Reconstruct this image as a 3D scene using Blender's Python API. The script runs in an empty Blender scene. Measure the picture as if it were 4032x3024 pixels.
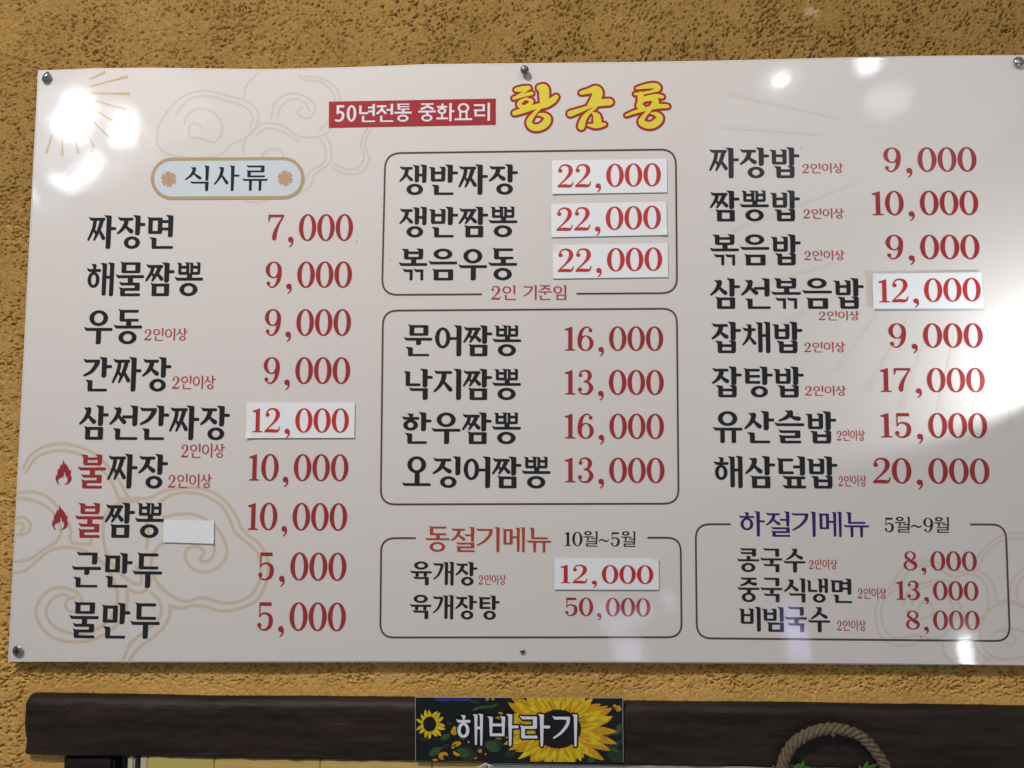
import bpy, math, random
import numpy as np
from mathutils import Vector, Matrix
from mathutils.geometry import delaunay_2d_cdt

# ------------------------------------------------------------------ scene, camera, light
S = bpy.context.scene
COL = S.collection
random.seed(7)
rng = np.random.default_rng(11)

F = 2900.0                       # focal length in photo pixels (4032 wide)
def _n(v): return v / np.linalg.norm(v)
ZW = _n(np.array([170.0, -42200.0, 2900.0]))          # world up, in camera axes (x right, y down, z ahead)
XW = np.array([118000.0, -565.0, -2900.0]); XW = _n(XW - ZW * XW.dot(ZW))
YW = np.cross(ZW, XW)                                  # into the wall
DIST = 0.92
R = np.stack([XW, YW, ZW])                             # camera axes -> world axes
def ray(px, py):
    return R @ np.array([px - 2016.0, py - 1512.0, F])
_c = ray(2016, 1512)
CAM = -_c / _c[1] * DIST                               # the board face is the plane y = 0
def P(px, py, y=0.0):
    """point of the plane y=const that shows at this photo pixel"""
    d = ray(px, py); t = (y - CAM[1]) / d[1]
    q = CAM + d * t
    return float(q[0]), float(q[2])
def P3(px, py, y=0.0):
    u, v = P(px, py, y); return Vector((u, y, v))

cam = bpy.data.cameras.new('camera'); camo = bpy.data.objects.new('camera', cam); COL.objects.link(camo)
cam.sensor_width = 36.0; cam.lens = 36.0 * F / 4032.0; cam.clip_start = 0.01; cam.clip_end = 100
mr = Matrix(((R[0, 0], -R[0, 1], -R[0, 2]), (R[1, 0], -R[1, 1], -R[1, 2]), (R[2, 0], -R[2, 1], -R[2, 2])))
camo.matrix_world = Matrix.Translation(Vector(CAM)) @ mr.to_4x4()
S.camera = camo

W = bpy.data.worlds.new('World'); S.world = W; W.use_nodes = True
W.node_tree.nodes['Background'].inputs[0].default_value = (0.93, 0.95, 1.0, 1)
W.node_tree.nodes['Background'].inputs[1].default_value = 0.20
S.view_settings.view_transform = 'Standard'; S.view_settings.look = 'None'
S.view_settings.exposure = 0.0; S.view_settings.gamma = 1.0

def lamp(kind, name, loc, energy, color, aim=None, **kw):
    l = bpy.data.lights.new(name, kind); l.energy = energy; l.color = color
    for k, v in kw.items(): setattr(l, k, v)
    o = bpy.data.objects.new(name, l); COL.objects.link(o); o.location = loc
    if aim is not None:
        o.rotation_euler = (Vector(aim) - Vector(loc)).to_track_quat('-Z', 'Y').to_euler()
    return o
def mirror_at(px, py, dist):
    """where in the room a lamp hangs whose reflection in the glossy board is seen at this pixel"""
    u, v = P(px, py); d = ray(px, py); d = d / np.linalg.norm(d); d[1] = -d[1]
    return Vector((u, 0, v)) + Vector(d) * dist, Vector((u, 0, v))
# two ceiling spots above and in front of the board
lamp('AREA', 'ceiling_lamp', (-0.70, -1.45, 1.36), 29, (1.0, 0.93, 0.86), (0, 0, 0), shape='DISK', size=0.16)
lamp('AREA', 'ceiling_lamp', (0.85, -1.50, 1.36), 4.0, (1.0, 0.94, 0.88), (0.1, 0, 0), shape='DISK', size=0.16)
# small lamps behind the camera, seen only as glare in the laminate
for px, py, r in ((308, 425, .060), (262, 487, .050), (300, 500, .040), (497, 468, .046), (482, 535, .046),
                  (214, 702, .014), (240, 720, .018), (275, 722, .022), (312, 704, .026), (350, 672, .032), (378, 630, .028), (120, 765, .02)):
    q, a = mirror_at(px, py, 1.9); lamp('POINT', 'globe_lamp', q, 12 * 39.5 * r * r, (0.84, 0.92, 1.0), shadow_soft_size=r)
for px, py, dist, e, sx, sy in ((310, 450, 1.9, 0.22, 0.26, 0.22), (430, 560, 1.9, 0.22, 0.32, 0.22), (330, 640, 1.9, 0.18, 0.26, 0.20),
                                (3080, 312, 1.8, 0.14, 0.045, 0.03), (3075, 320, 1.8, 0.10, 0.14, 0.10), (3490, 395, 1.8, 0.11, 0.14, 0.10), (3425, 236, 1.8, 0.30, 0.07, 0.06),
                                (3800, 2570, 1.6, 0.22, 0.026, 0.085), (3795, 2530, 1.6, 0.05, 0.10, 0.13)):
    q, a = mirror_at(px, py, dist)
    lamp('AREA', 'glare_lamp', q, e, (0.9, 0.95, 1.0), a, shape='ELLIPSE', size=sx, size_y=sy)  # the wide dim ellipses are added for a soft halo round the glare
for px, py, dist, e, sx, sy, c, roll in ((2400, 2440, 2.2, 0.12, 0.085, 0.16, (0.66, 0.62, 1.0), 24), (2475, 2570, 2.2, 0.15, 0.11, 0.10, (0.70, 0.68, 1.0), 20), (2500, 2430, 2.2, 0.06, 0.05, 0.13, (0.80, 0.78, 1.0), -60),
                                         (2625, 2360, 2.2, 0.03, 0.03, 0.06, (0.6, 0.6, 1.0), 20), (3120, 2440, 2.2, 0.11, 0.055, 0.13, (0.42, 0.45, 1.0), 6), (3150, 2550, 2.2, 0.13, 0.075, 0.12, (0.60, 0.60, 1.0), 8),
                                         (170, 600, 2.2, 0.40, 0.26, 0.5, (0.45, 0.65, 1.0), 0), (560, 400, 2.2, 0.5, 0.5, 0.3, (1.0, 0.85, 0.7), 0), (3350, 480, 2.2, 0.9, 1.1, 0.6, (0.80, 0.92, 1.0), 0)):
    q, a = mirror_at(px, py, dist)
    o = lamp('AREA', 'reflection_light', q, e, c, a, shape=('RECTANGLE' if py > 2000 else 'ELLIPSE'), size=sx, size_y=sy)  # added area lights that put violet, blue and warm reflections in the laminate
    o.rotation_euler = ((a - q).to_track_quat('-Z', 'Y') @ Matrix.Rotation(math.radians(roll), 4, 'Z').to_quaternion()).to_euler()
# lamp just beyond the right edge of the board
ru, rv = P(4170, 1500)
lamp('SPOT', 'wall_lamp', (ru, -0.10, rv), 1.35, (0.93, 0.99, 1.0), (P(3700, 1130)[0], 0.0, P(3700, 1130)[1]),
     spot_size=math.radians(118), spot_blend=0.20, shadow_soft_size=0.012)

# ------------------------------------------------------------------ materials
def mat(name, color, rough=0.6, metal=0.0, coat=0.0, coat_rough=0.05, spec=0.5):
    m = bpy.data.materials.new(name); m.use_nodes = True
    b = m.node_tree.nodes['Principled BSDF']
    b.inputs['Base Color'].default_value = (*color, 1); b.inputs['Roughness'].default_value = rough
    b.inputs['Metallic'].default_value = metal; b.inputs['Coat Weight'].default_value = coat
    b.inputs['Coat Roughness'].default_value = coat_rough; b.inputs['Specular IOR Level'].default_value = spec
    return m
def N(m, t, **kw):
    n = m.node_tree.nodes.new(t)
    for k, v in kw.items():
        if k in n.inputs: n.inputs[k].default_value = v
        else: setattr(n, k, v)
    return n
def L(m, a, b): m.node_tree.links.new(a, b)

def gloss_print(name, color, vary=0.03):
    """ink under clear laminate: the same softly wavy film over every printed colour"""
    m = mat(name, color, 0.5, 0, 1.0, 0.03, 0.08)
    b = m.node_tree.nodes['Principled BSDF']
    tc = N(m, 'ShaderNodeTexCoord')
    sm_ = N(m, 'ShaderNodeTexNoise', Scale=7.0, Detail=6.0, Roughness=0.7); L(m, tc.outputs['Object'], sm_.inputs['Vector'])   # smudges on the film
    sr_ = N(m, 'ShaderNodeMapRange'); sr_.inputs['From Min'].default_value = 0.42; sr_.inputs['From Max'].default_value = 0.68
    sr_.inputs['To Min'].default_value = 0.008; sr_.inputs['To Max'].default_value = 0.045
    L(m, sm_.outputs[0], sr_.inputs['Value']); L(m, sr_.outputs[0], b.inputs['Coat Roughness'])
    mp = N(m, 'ShaderNodeMapping'); mp.inputs['Scale'].default_value = (1, 1, 1)
    L(m, tc.outputs['Object'], mp.inputs['Vector'])
    n1 = N(m, 'ShaderNodeTexNoise', Scale=3.2, Detail=1.5); L(m, mp.outputs[0], n1.inputs['Vector'])
    mp2 = N(m, 'ShaderNodeMapping'); mp2.inputs['Scale'].default_value = (1.0, 1.0, 3.5); L(m, tc.outputs['Object'], mp2.inputs['Vector'])
    n2 = N(m, 'ShaderNodeTexNoise', Scale=420.0, Detail=2.0); L(m, mp2.outputs[0], n2.inputs['Vector'])
    n4 = N(m, 'ShaderNodeTexNoise', Scale=14.0, Detail=3.0, Roughness=0.6); L(m, mp.outputs[0], n4.inputs['Vector'])
    b1 = N(m, 'ShaderNodeBump', Strength=1.0, Distance=0.0010); L(m, n1.outputs[0], b1.inputs['Height'])
    b3 = N(m, 'ShaderNodeBump', Strength=1.0, Distance=0.00016); L(m, n4.outputs[0], b3.inputs['Height']); L(m, b1.outputs[0], b3.inputs['Normal'])
    b2 = N(m, 'ShaderNodeBump', Strength=1.0, Distance=0.000012); L(m, n2.outputs[0], b2.inputs['Height']); L(m, b3.outputs[0], b2.inputs['Normal'])
    L(m, b2.outputs[0], b.inputs['Coat Normal'])
    n3 = N(m, 'ShaderNodeTexNoise', Scale=1100.0, Detail=1.0); L(m, tc.outputs['Object'], n3.inputs['Vector'])
    mr_ = N(m, 'ShaderNodeMapRange'); mr_.inputs['To Min'].default_value = 1 - vary * 2; mr_.inputs['To Max'].default_value = 1 + vary
    L(m, n3.outputs[0], mr_.inputs['Value'])
    mx = N(m, 'ShaderNodeVectorMath', operation='SCALE'); mx.inputs[0].default_value = color; L(m, mr_.outputs[0], mx.inputs['Scale'])
    L(m, mx.outputs[0], b.inputs['Base Color'])
    return m

M = dict(
    board=gloss_print('laminated_paper', (0.70, 0.665, 0.645)),
    black=gloss_print('black_ink', (0.014, 0.015, 0.019)),
    red=gloss_print('red_ink', (0.335, 0.030, 0.033)),
    noter=gloss_print('small_red_ink', (0.42, 0.060, 0.060)),
    brownred=gloss_print('rust_ink', (0.42, 0.060, 0.035)),
    purple=gloss_print('violet_ink', (0.030, 0.016, 0.13)),
    line=gloss_print('brown_line_ink', (0.105, 0.055, 0.042)),
    tan=gloss_print('tan_ink', (0.62, 0.52, 0.405)),
    palegold=gloss_print('pale_gold_ink', (0.645, 0.575, 0.505)),
    paleray=gloss_print('faint_ray_ink', (0.685, 0.635, 0.585)),
    ray=gloss_print('gold_ray_ink', (0.58, 0.44, 0.27)),
    gold=gloss_print('gold_border_ink', (0.46, 0.34, 0.19)),
    pill=gloss_print('pale_blue_ink', (0.60, 0.68, 0.74)),
    flower=gloss_print('flower_ink', (0.52, 0.33, 0.21)),
    flowerdark=gloss_print('flower_dot_ink', (0.40, 0.23, 0.14)),
    banner=gloss_print('banner_red_ink', (0.37, 0.026, 0.030)),
    white=gloss_print('white_ink', (0.76, 0.77, 0.84)),
    yellow=gloss_print('yellow_ink', (0.76, 0.66, 0.060)),
    slipred=mat('sticker_red_ink', (0.50, 0.020, 0.022), 0.5),
    slip=mat('sticker_paper', (0.80, 0.83, 0.86), 0.55),
    edge=mat('film_edge', (0.80, 0.82, 0.82), 0.15, 0, 1.0, 0.05),
    steel=mat('screw_steel', (0.42, 0.43, 0.45), 0.32, 1.0),
    darksteel=mat('dull_screw_steel', (0.20, 0.19, 0.18), 0.38, 1.0),
    recess=mat('screw_slot', (0.05, 0.05, 0.055), 0.5, 0.8),
    plug=mat('wall_plug_plastic', (0.42, 0.38, 0.33), 0.5),
    twine=mat('white_twine', (0.62, 0.60, 0.52), 0.9),
)

# wall plaster
def wall_mat():
    m = mat('ochre_stucco', (0.5, 0.3, 0.1), 0.9, spec=0.15)
    b = m.node_tree.nodes['Principled BSDF']; tc = N(m, 'ShaderNodeTexCoord')
    n = N(m, 'ShaderNodeTexNoise', Scale=9.0, Detail=8.0, Roughness=0.72); L(m, tc.outputs['Object'], n.inputs['Vector'])
    cr = N(m, 'ShaderNodeValToRGB'); L(m, n.outputs[0], cr.inputs[0])
    cr.color_ramp.elements[0].position = 0.3; cr.color_ramp.elements[0].color = (0.55, 0.325, 0.088, 1)
    cr.color_ramp.elements[1].position = 0.7; cr.color_ramp.elements[1].color = (0.70, 0.42, 0.125, 1)
    # fine grit of the paint
    n2 = N(m, 'ShaderNodeTexNoise', Scale=260.0, Detail=3.0); L(m, tc.outputs['Object'], n2.inputs['Vector'])
    mr_ = N(m, 'ShaderNodeMapRange'); mr_.inputs['From Min'].default_value = 0.3; mr_.inputs['From Max'].default_value = 0.7
    mr_.inputs['To Min'].default_value = 0.74; mr_.inputs['To Max'].default_value = 1.14
    L(m, n2.outputs[0], mr_.inputs['Value'])
    mx = N(m, 'ShaderNodeVectorMath', operation='SCALE'); L(m, cr.outputs[0], mx.inputs[0]); L(m, mr_.outputs[0], mx.inputs['Scale'])
    # the wall colour gets darker towards the top
    sp = N(m, 'ShaderNodeSeparateXYZ'); L(m, tc.outputs['Object'], sp.inputs[0])
    g = N(m, 'ShaderNodeMapRange'); g.inputs['From Min'].default_value = -0.36; g.inputs['From Max'].default_value = 0.30
    L(m, sp.outputs['Z'], g.inputs['Value'])
    mix = N(m, 'ShaderNodeMix', data_type='RGBA', blend_type='MULTIPLY')
    L(m, g.outputs[0], mix.inputs[0]); L(m, mx.outputs[0], mix.inputs[6]); mix.inputs[7].default_value = (0.53, 0.53, 0.54, 1)
    # a few pale scuffs of bare filler
    n3 = N(m, 'ShaderNodeTexNoise', Scale=5.5, Detail=4.0, Roughness=0.7); L(m, tc.outputs['Object'], n3.inputs['Vector'])
    c3 = N(m, 'ShaderNodeValToRGB'); L(m, n3.outputs[0], c3.inputs[0])
    c3.color_ramp.elements[0].position = 0.68; c3.color_ramp.elements[0].color = (0, 0, 0, 1)
    c3.color_ramp.elements[1].position = 0.75; c3.color_ramp.elements[1].color = (0.5, 0.5, 0.5, 1)
    mix2 = N(m, 'ShaderNodeMix', data_type='RGBA'); L(m, c3.outputs[0], mix2.inputs[0]); L(m, mix.outputs[2], mix2.inputs[6])
    mix2.inputs[7].default_value = (0.66, 0.52, 0.35, 1)
    L(m, mix2.outputs[2], b.inputs['Base Color'])
    bp = N(m, 'ShaderNodeBump', Strength=0.8, Distance=0.0012); L(m, n2.outputs[0], bp.inputs['Height']); L(m, bp.outputs[0], b.inputs['Normal'])
    return m
M['wall'] = wall_mat()
def wood_mat(name, c0, c1, scale=1.0, rough=0.5):
    m = mat(name, c0, rough, spec=0.3)
    b = m.node_tree.nodes['Principled BSDF']; tc = N(m, 'ShaderNodeTexCoord')
    mp = N(m, 'ShaderNodeMapping'); mp.inputs['Scale'].default_value = (2.5 * scale, 20 * scale, 26 * scale); L(m, tc.outputs['Object'], mp.inputs['Vector'])
    n = N(m, 'ShaderNodeTexNoise', Scale=2.0, Detail=8.0, Roughness=0.65); L(m, mp.outputs[0], n.inputs['Vector'])
    cr = N(m, 'ShaderNodeValToRGB'); L(m, n.outputs[0], cr.inputs[0])
    cr.color_ramp.elements[0].position = 0.3; cr.color_ramp.elements[0].color = (*c0, 1)
    cr.color_ramp.elements[1].position = 0.75; cr.color_ramp.elements[1].color = (*c1, 1)
    L(m, cr.outputs[0], b.inputs['Base Color'])
    n2 = N(m, 'ShaderNodeTexNoise', Scale=5.0, Detail=6.0); L(m, mp.outputs[0], n2.inputs['Vector'])
    bp = N(m, 'ShaderNodeBump', Strength=0.7, Distance=0.002); L(m, n2.outputs[0], bp.inputs['Height']); L(m, bp.outputs[0], b.inputs['Normal'])
    return m
M['beam'] = wood_mat('dark_stained_wood', (0.0065, 0.0042, 0.0036), (0.042, 0.024, 0.018), 1.0, 0.55)
M['post'] = wood_mat('post_wood', (0.006, 0.005, 0.005), (0.016, 0.012, 0.011), 1.0, 0.6)

# ------------------------------------------------------------------ object helpers
def mesh_obj(name, verts, faces, m, parent=None, smooth=False, **props):
    me = bpy.data.meshes.new(name); me.from_pydata([tuple(v) for v in verts], [], faces); me.update()
    if m is not None: me.materials.append(m)
    if smooth:
        for p in me.polygons: p.use_smooth = True
    o = bpy.data.objects.new(name, me); COL.objects.link(o)
    if parent is not None: o.parent = parent
    for k, v in props.items(): o[k] = v
    return o
def empty(name, label, cat, loc=(0, 0, 0), group=None):
    o = bpy.data.objects.new(name, None); COL.objects.link(o); o.location = loc; o.empty_display_size = 0.02
    o['label'] = label; o['category'] = cat
    if group: o['group'] = group
    return o
def union(polys):
    """clean triangles covering the union of overlapping outlines"""
    vs, fs = [], []
    for p in polys:
        a = sum(p[i][0] * p[(i + 1) % len(p)][1] - p[(i + 1) % len(p)][0] * p[i][1] for i in range(len(p)))
        if abs(a) < 1e-9: continue
        if a < 0: p = p[::-1]
        b = len(vs); vs += [Vector(q) for q in p]; fs.append(list(range(b, b + len(p))))
    if not fs: return [], []
    ov, oe, of, _, _, orig = delaunay_2d_cdt(vs, [], fs, 0, 1e-6)
    keep = [tuple(f) for f, o in zip(of, orig) if len(o)]
    return [(v[0], v[1]) for v in ov], keep
def flat(name, polys, m, parent, y, do_union=True, offset=(0, 0), **props):
    """print: outlines in plane coordinates (u, v), facing the room"""
    if do_union: vs, fs = union(polys)
    else:
        vs, fs = [], []
        for p in polys: fs.append(tuple(range(len(vs), len(vs) + len(p)))); vs += p
    out = []
    for f in fs:
        a = sum(vs[f[i]][0] * vs[f[(i + 1) % len(f)]][1] - vs[f[(i + 1) % len(f)]][0] * vs[f[i]][1] for i in range(len(f)))
        out.append(f if a > 0 else tuple(reversed(f)))
    return mesh_obj(name, [(v[0], y, v[1]) for v in vs], out, m, parent, **props)
def cr_spline(pts, n=6, closed=False):
    pts = [np.array(p, float) for p in pts]; out = []
    k = len(pts); rng_ = range(k if closed else k - 1)
    for i in rng_:
        if closed: p0, p1, p2, p3 = pts[(i - 1) % k], pts[i], pts[(i + 1) % k], pts[(i + 2) % k]
        else: p0, p1, p2, p3 = pts[max(i - 1, 0)], pts[i], pts[i + 1], pts[min(i + 2, k - 1)]
        for j in range(n):
            t = j / n
            out.append(0.5 * (2 * p1 + (p2 - p0) * t + (2 * p0 - 5 * p1 + 4 * p2 - p3) * t * t + (3 * p1 - p0 - 3 * p2 + p3) * t ** 3))
    if not closed: out.append(pts[-1])
    return [tuple(o) for o in out]
def disc(x, y, r, n=14, ry=None):
    ry = ry or r
    return [(x + r * math.cos(2 * math.pi * i / n), y + ry * math.sin(2 * math.pi * i / n)) for i in range(n)]
def vstroke(pts, n=7, caps=True, spline=True):
    """stroke of varying width through (x, y, w)"""
    q = cr_spline(pts, n) if spline else [tuple(map(float, p)) for p in pts]
    L_, R_ = [], []
    for i, p in enumerate(q):
        a = q[max(i - 1, 0)]; b = q[min(i + 1, len(q) - 1)]
        dx, dy = b[0] - a[0], b[1] - a[1]; d = math.hypot(dx, dy) or 1
        nx, ny = -dy / d, dx / d; w = max(p[2], 0.002) / 2
        L_.append((p[0] + nx * w, p[1] + ny * w)); R_.append((p[0] - nx * w, p[1] - ny * w))
    out = [t for i in range(len(q) - 1) for t in ([L_[i], R_[i], R_[i + 1]], [L_[i], R_[i + 1], L_[i + 1]])]
    if caps: out += [disc(q[0][0], q[0][1], q[0][2] / 2 * 0.98, 10), disc(q[-1][0], q[-1][1], q[-1][2] / 2 * 0.98, 10)]
    return out
def ring(cx, cy, rx, ry, wv, wh, n=30):
    out = []
    for i in range(n):
        a, b = 2 * math.pi * i / n, 2 * math.pi * (i + 1) / n
        out.append([(cx + rx * math.cos(a), cy + ry * math.sin(a)), (cx + rx * math.cos(b), cy + ry * math.sin(b)),
                    (cx + (rx - wv) * math.cos(b), cy + (ry - wh) * math.sin(b)), (cx + (rx - wv) * math.cos(a), cy + (ry - wh) * math.sin(a))])
    return out
def dilate(polys, r, n=10):
    out = list(polys)
    for p in polys:
        for i, a in enumerate(p):
            b = p[(i + 1) % len(p)]; d = math.hypot(b[0] - a[0], b[1] - a[1])
            out.append(disc(a[0], a[1], r, n))
            if d > 1e-6:
                nx, ny = -(b[1] - a[1]) / d * r, (b[0] - a[0]) / d * r
                out.append([(a[0] + nx, a[1] + ny), (a[0] - nx, a[1] - ny), (b[0] - nx, b[1] - ny), (b[0] + nx, b[1] + ny)])
    return out

# ------------------------------------------------------------------ lettering: Hangul built from its letters
class Style:
    def __init__(s, v, h, serif=True, cell=0.87, taper=0.0): s.v, s.h, s.serif, s.cell, s.taper = v, h, serif, cell, taper
BOLD = Style(0.156, 0.086); REG = Style(0.115, 0.066, True, 0.95, 0.25); LIGHT = Style(0.125, 0.072, True, 0.90, 0.1)
MID = Style(0.132, 0.074, True, 0.92, 0.12); SANS = Style(0.125, 0.105, False, 0.90)

class Pen:
    def __init__(s, st): s.st = st; s.o = []; s.ser = st.serif
    def bar(s, x0, x1, y, h, flag=True):
        if not s.ser: s.o.append([(x0, y - h / 2), (x1, y - h / 2), (x1, y + h / 2), (x0, y + h / 2)]); return
        w = h
        if flag: s.o.append([(x0 - .1 * w, y + .85 * w), (x0 + .5 * w, y + .68 * w), (x0 + 1.2 * w, y + .5 * w), (x1 - .5 * w, y + .52 * w), (x1 - .1 * w, y + .42 * w), (x1, y), (x1 - .15 * w, y - .42 * w), (x1 - .5 * w, y - .5 * w), (x0 + .8 * w, y - .5 * w), (x0 + .35 * w, y)])
        else: s.o.append([(x0, y + w / 2), (x0, y - w / 2), (x1 - .4 * w, y - w / 2), (x1 - .1 * w, y - .4 * w), (x1, y), (x1 - .1 * w, y + .4 * w), (x1 - .4 * w, y + w / 2)])
    def stem(s, x, yt, yb, w, flag=True):
        t = s.st.taper * w
        if not s.ser: s.o.append([(x - w / 2, yb), (x + w / 2, yb), (x + w / 2, yt), (x - w / 2, yt)]); return
        if flag: s.o.append([(x - .98 * w, yt), (x - .2 * w, yt - .06 * w), (x + .38 * w, yt - .12 * w), (x + .5 * w, yt - .28 * w), (x + .47 * w - t * .6, yb + .35 * w), (x + .22 * w - t * .5, yb), (x - .32 * w + t * .5, yb), (x - .5 * w + t * .6, yb + .2 * w), (x - .5 * w, yt - .75 * w), (x - .62 * w, yt - .42 * w), (x - .95 * w, yt - .14 * w)])
        else: s.o.append([(x - w / 2, yt), (x - w / 2 + t * .6, yb + .15 * w), (x - .35 * w + t * .5, yb), (x + .25 * w - t * .5, yb), (x + w / 2 - t * .6, yb + .3 * w), (x + w / 2, yt)])
    def rect(s, x0, y0, x1, y1): s.o.append([(x0, y0), (x1, y0), (x1, y1), (x0, y1)])
    def limb(s, pts): s.o += vstroke(pts, 5)
    def siot(s, x0, y0, x1, y1, v, top=None):
        """the two legs of s / j"""
        cx = x0 + (x1 - x0) * .56; H = y1 - y0; Wd = x1 - x0
        k = v * .95
        if not s.ser:
            s.limb([(cx, y1, k), (cx - .08 * Wd, y1 - .45 * H, k), (x0 + k * .4, y0 + k * .3, k)])
            s.limb([(cx - .02 * Wd, y1 - .4 * H, k), (x1 - k * .4, y0 + k * .3, k)]); return
        s.limb([(cx, y1 - k * .3, k), (cx - .06 * Wd, y1 - .38 * H, k * .95), (cx - .25 * Wd, y1 - .70 * H, k * .70), (x0 + .03, y0 + .02, k * .42)])
        s.limb([(cx - .05 * Wd, y1 - .42 * H, k * .45), (cx + .14 * Wd, y1 - .66 * H, k * .75), (x1 - k * .42, y0 + k * .55, k * .95)])
        if top: s.o.append([(cx - k * 1.15, y1 + .02), (cx + k * .3, y1), (cx + k * .5, y1 - k * .3), (cx + k * .4, y1 - k), (cx - k * .45, y1 - k), (cx - k * .6, y1 - k * .5)])
    def cons(s, c, x0, y0, x1, y1, tall=False):
        v, h = s.st.v, s.st.h; H = y1 - y0; Wd = x1 - x0
        v = min(v, Wd * .30); h = min(h, H * .235)
        if c == 'ㄱ' or c == 'ㅋ':
            s.bar(x0, x1 - v * .3, y1 - h / 2, h)
            if tall:
                s.rect(x1 - v, y1 - h * 1.2, x1, y1)
                s.limb([(x1 - v / 2, y1 - h * .8, v * .98), (x1 - v * .75, y1 - .35 * H, v * .88), (x0 + .50 * Wd, y1 - .72 * H, v * .68), (x0 + .04, y0 + .02, v * .42)])
            else: s.stem(x1 - v / 2, y1, y0, v, False)
            if c == 'ㅋ': s.bar(x0, x1 - v * .5, y0 + H * .42, h)
        elif c == 'ㄲ':
            m = (x0 + x1) / 2
            s.cons('ㄱ', x0, y0, m - .01, y1); s.cons('ㄱ', m + .02, y0, x1, y1)
        elif c == 'ㄴ':
            s.stem(x0 + v * .6, y1, y0 + h * .3, v * .95); s.bar(x0 + v * .2, x1, y0 + h / 2, h, False)
        elif c == 'ㄷ':
            s.bar(x0, x1, y1 - h / 2, h); s.rect(x0 + v * .25, y0 + h * .3, x0 + v * 1.2, y1 - h / 2); s.bar(x0 + v * .4, x1 + .01, y0 + h / 2, h, False)
        elif c == 'ㅌ':
            h = min(h, H * .19)
            s.bar(x0, x1, y1 - h / 2, h); s.bar(x0 + v, x1, y0 + H * .5, h, False); s.rect(x0 + v * .25, y0 + h * .3, x0 + v * 1.2, y1 - h / 2); s.bar(x0 + v * .4, x1 + .01, y0 + h / 2, h, False)
        elif c == 'ㄹ':
            h = min(h, H * .205); ym = y0 + H * .5
            s.bar(x0, x1, y1 - h / 2, h); s.rect(x1 - v, ym, x1, y1 - h * .3); s.bar(x0, x1, ym, h); s.rect(x0 + v * .25, y0 + h * .3, x0 + v * 1.2, ym)
            s.bar(x0 + v * .4, x1 + .02, y0 + h / 2, h, False)
        elif c == 'ㅁ':
            s.bar(x0, x1, y1 - h / 2, h); s.rect(x0 + v * .25, y0 + h * .2, x0 + v * 1.2, y1 - h / 2); s.rect(x1 - v, y0 + h * .2, x1, y1 - h * .1)
            s.rect(x0 + v * .42, y0, x1 - v * .15, y0 + h)
        elif c == 'ㅂ':
            s.stem(x0 + v * .6, y1, y0 + h * .2, v * .9); s.stem(x1 - v / 2, y1 + .01, y0 + h * .2, v * .9)
            s.rect(x0 + v * .6, y0 + H * .50, x1 - v / 2, y0 + H * .50 + h); s.rect(x0 + v * .35, y0, x1 - v * .25, y0 + h)
        elif c == 'ㅃ':
            m = (x0 + x1) / 2; s.cons('ㅂ', x0, y0, m + .01, y1); s.cons('ㅂ', m + .02, y0, x1, y1)
        elif c == 'ㅅ': s.siot(x0, y0, x1, y1, v, True)
        elif c in 'ㅈㅊ':
            if c == 'ㅊ':
                s.stem((x0 + x1) / 2 + .02, y1, y1 - H * .3, v * .85); y1 -= H * .20
            s.bar(x0 + .02, x1 - .01, y1 - h / 2, h); s.siot(x0, y0, x1, y1 - h * .6, v)
        elif c == 'ㅉ':
            s.bar(x0 + .02, x1 + .0, y1 - h / 2, h); d = Wd * .30
            s.limb([(x0 + .40 * Wd, y1 - h, v * .72), (x0 + .34 * Wd, y1 - .45 * H, v * .68), (x0 + .03, y0 + .02, v * .40)])
            s.limb([(x0 + .80 * Wd, y1 - h, v * .80), (x0 + .66 * Wd, y1 - .5 * H, v * .74), (x0 + .40 * Wd, y0 + .02, v * .40)])
            s.limb([(x0 + .36 * Wd, y1 - .5 * H, v * .4), (x0 + .52 * Wd, y0 + .26 * H, v * .6)])
            s.limb([(x0 + .66 * Wd, y1 - .52 * H, v * .5), (x1 - v * .25, y0 + v * .45, v * .80)])
        elif c == 'ㅇ':
            k = .86 if not tall else 1
            s.o += ring((x0 + x1) / 2, (y0 + y1) / 2, Wd / 2, H / 2, v * .92, h * 1.0)
        elif c == 'ㅎ':
            s.stem((x0 + x1) / 2 + .02, y1, y1 - H * .22, v * .85)
            s.bar(x0 - .01, x1 + .01, y1 - H * .22 - h / 2, h)
            s.o += ring((x0 + x1) / 2, y0 + (H * .78 - h * 1.0) / 2, Wd * .44, (H * .78 - h * .9) / 2, v * .88, h)
        elif c == 'ㅍ':
            s.bar(x0, x1, y1 - h / 2, h); s.rect(x0 + Wd * .18, y0, x0 + Wd * .18 + v * .85, y1 - h / 2); s.rect(x1 - Wd * .18 - v * .85, y0, x1 - Wd * .18, y1 - h / 2); s.bar(x0 - .01, x1 + .02, y0 + h / 2, h)

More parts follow.
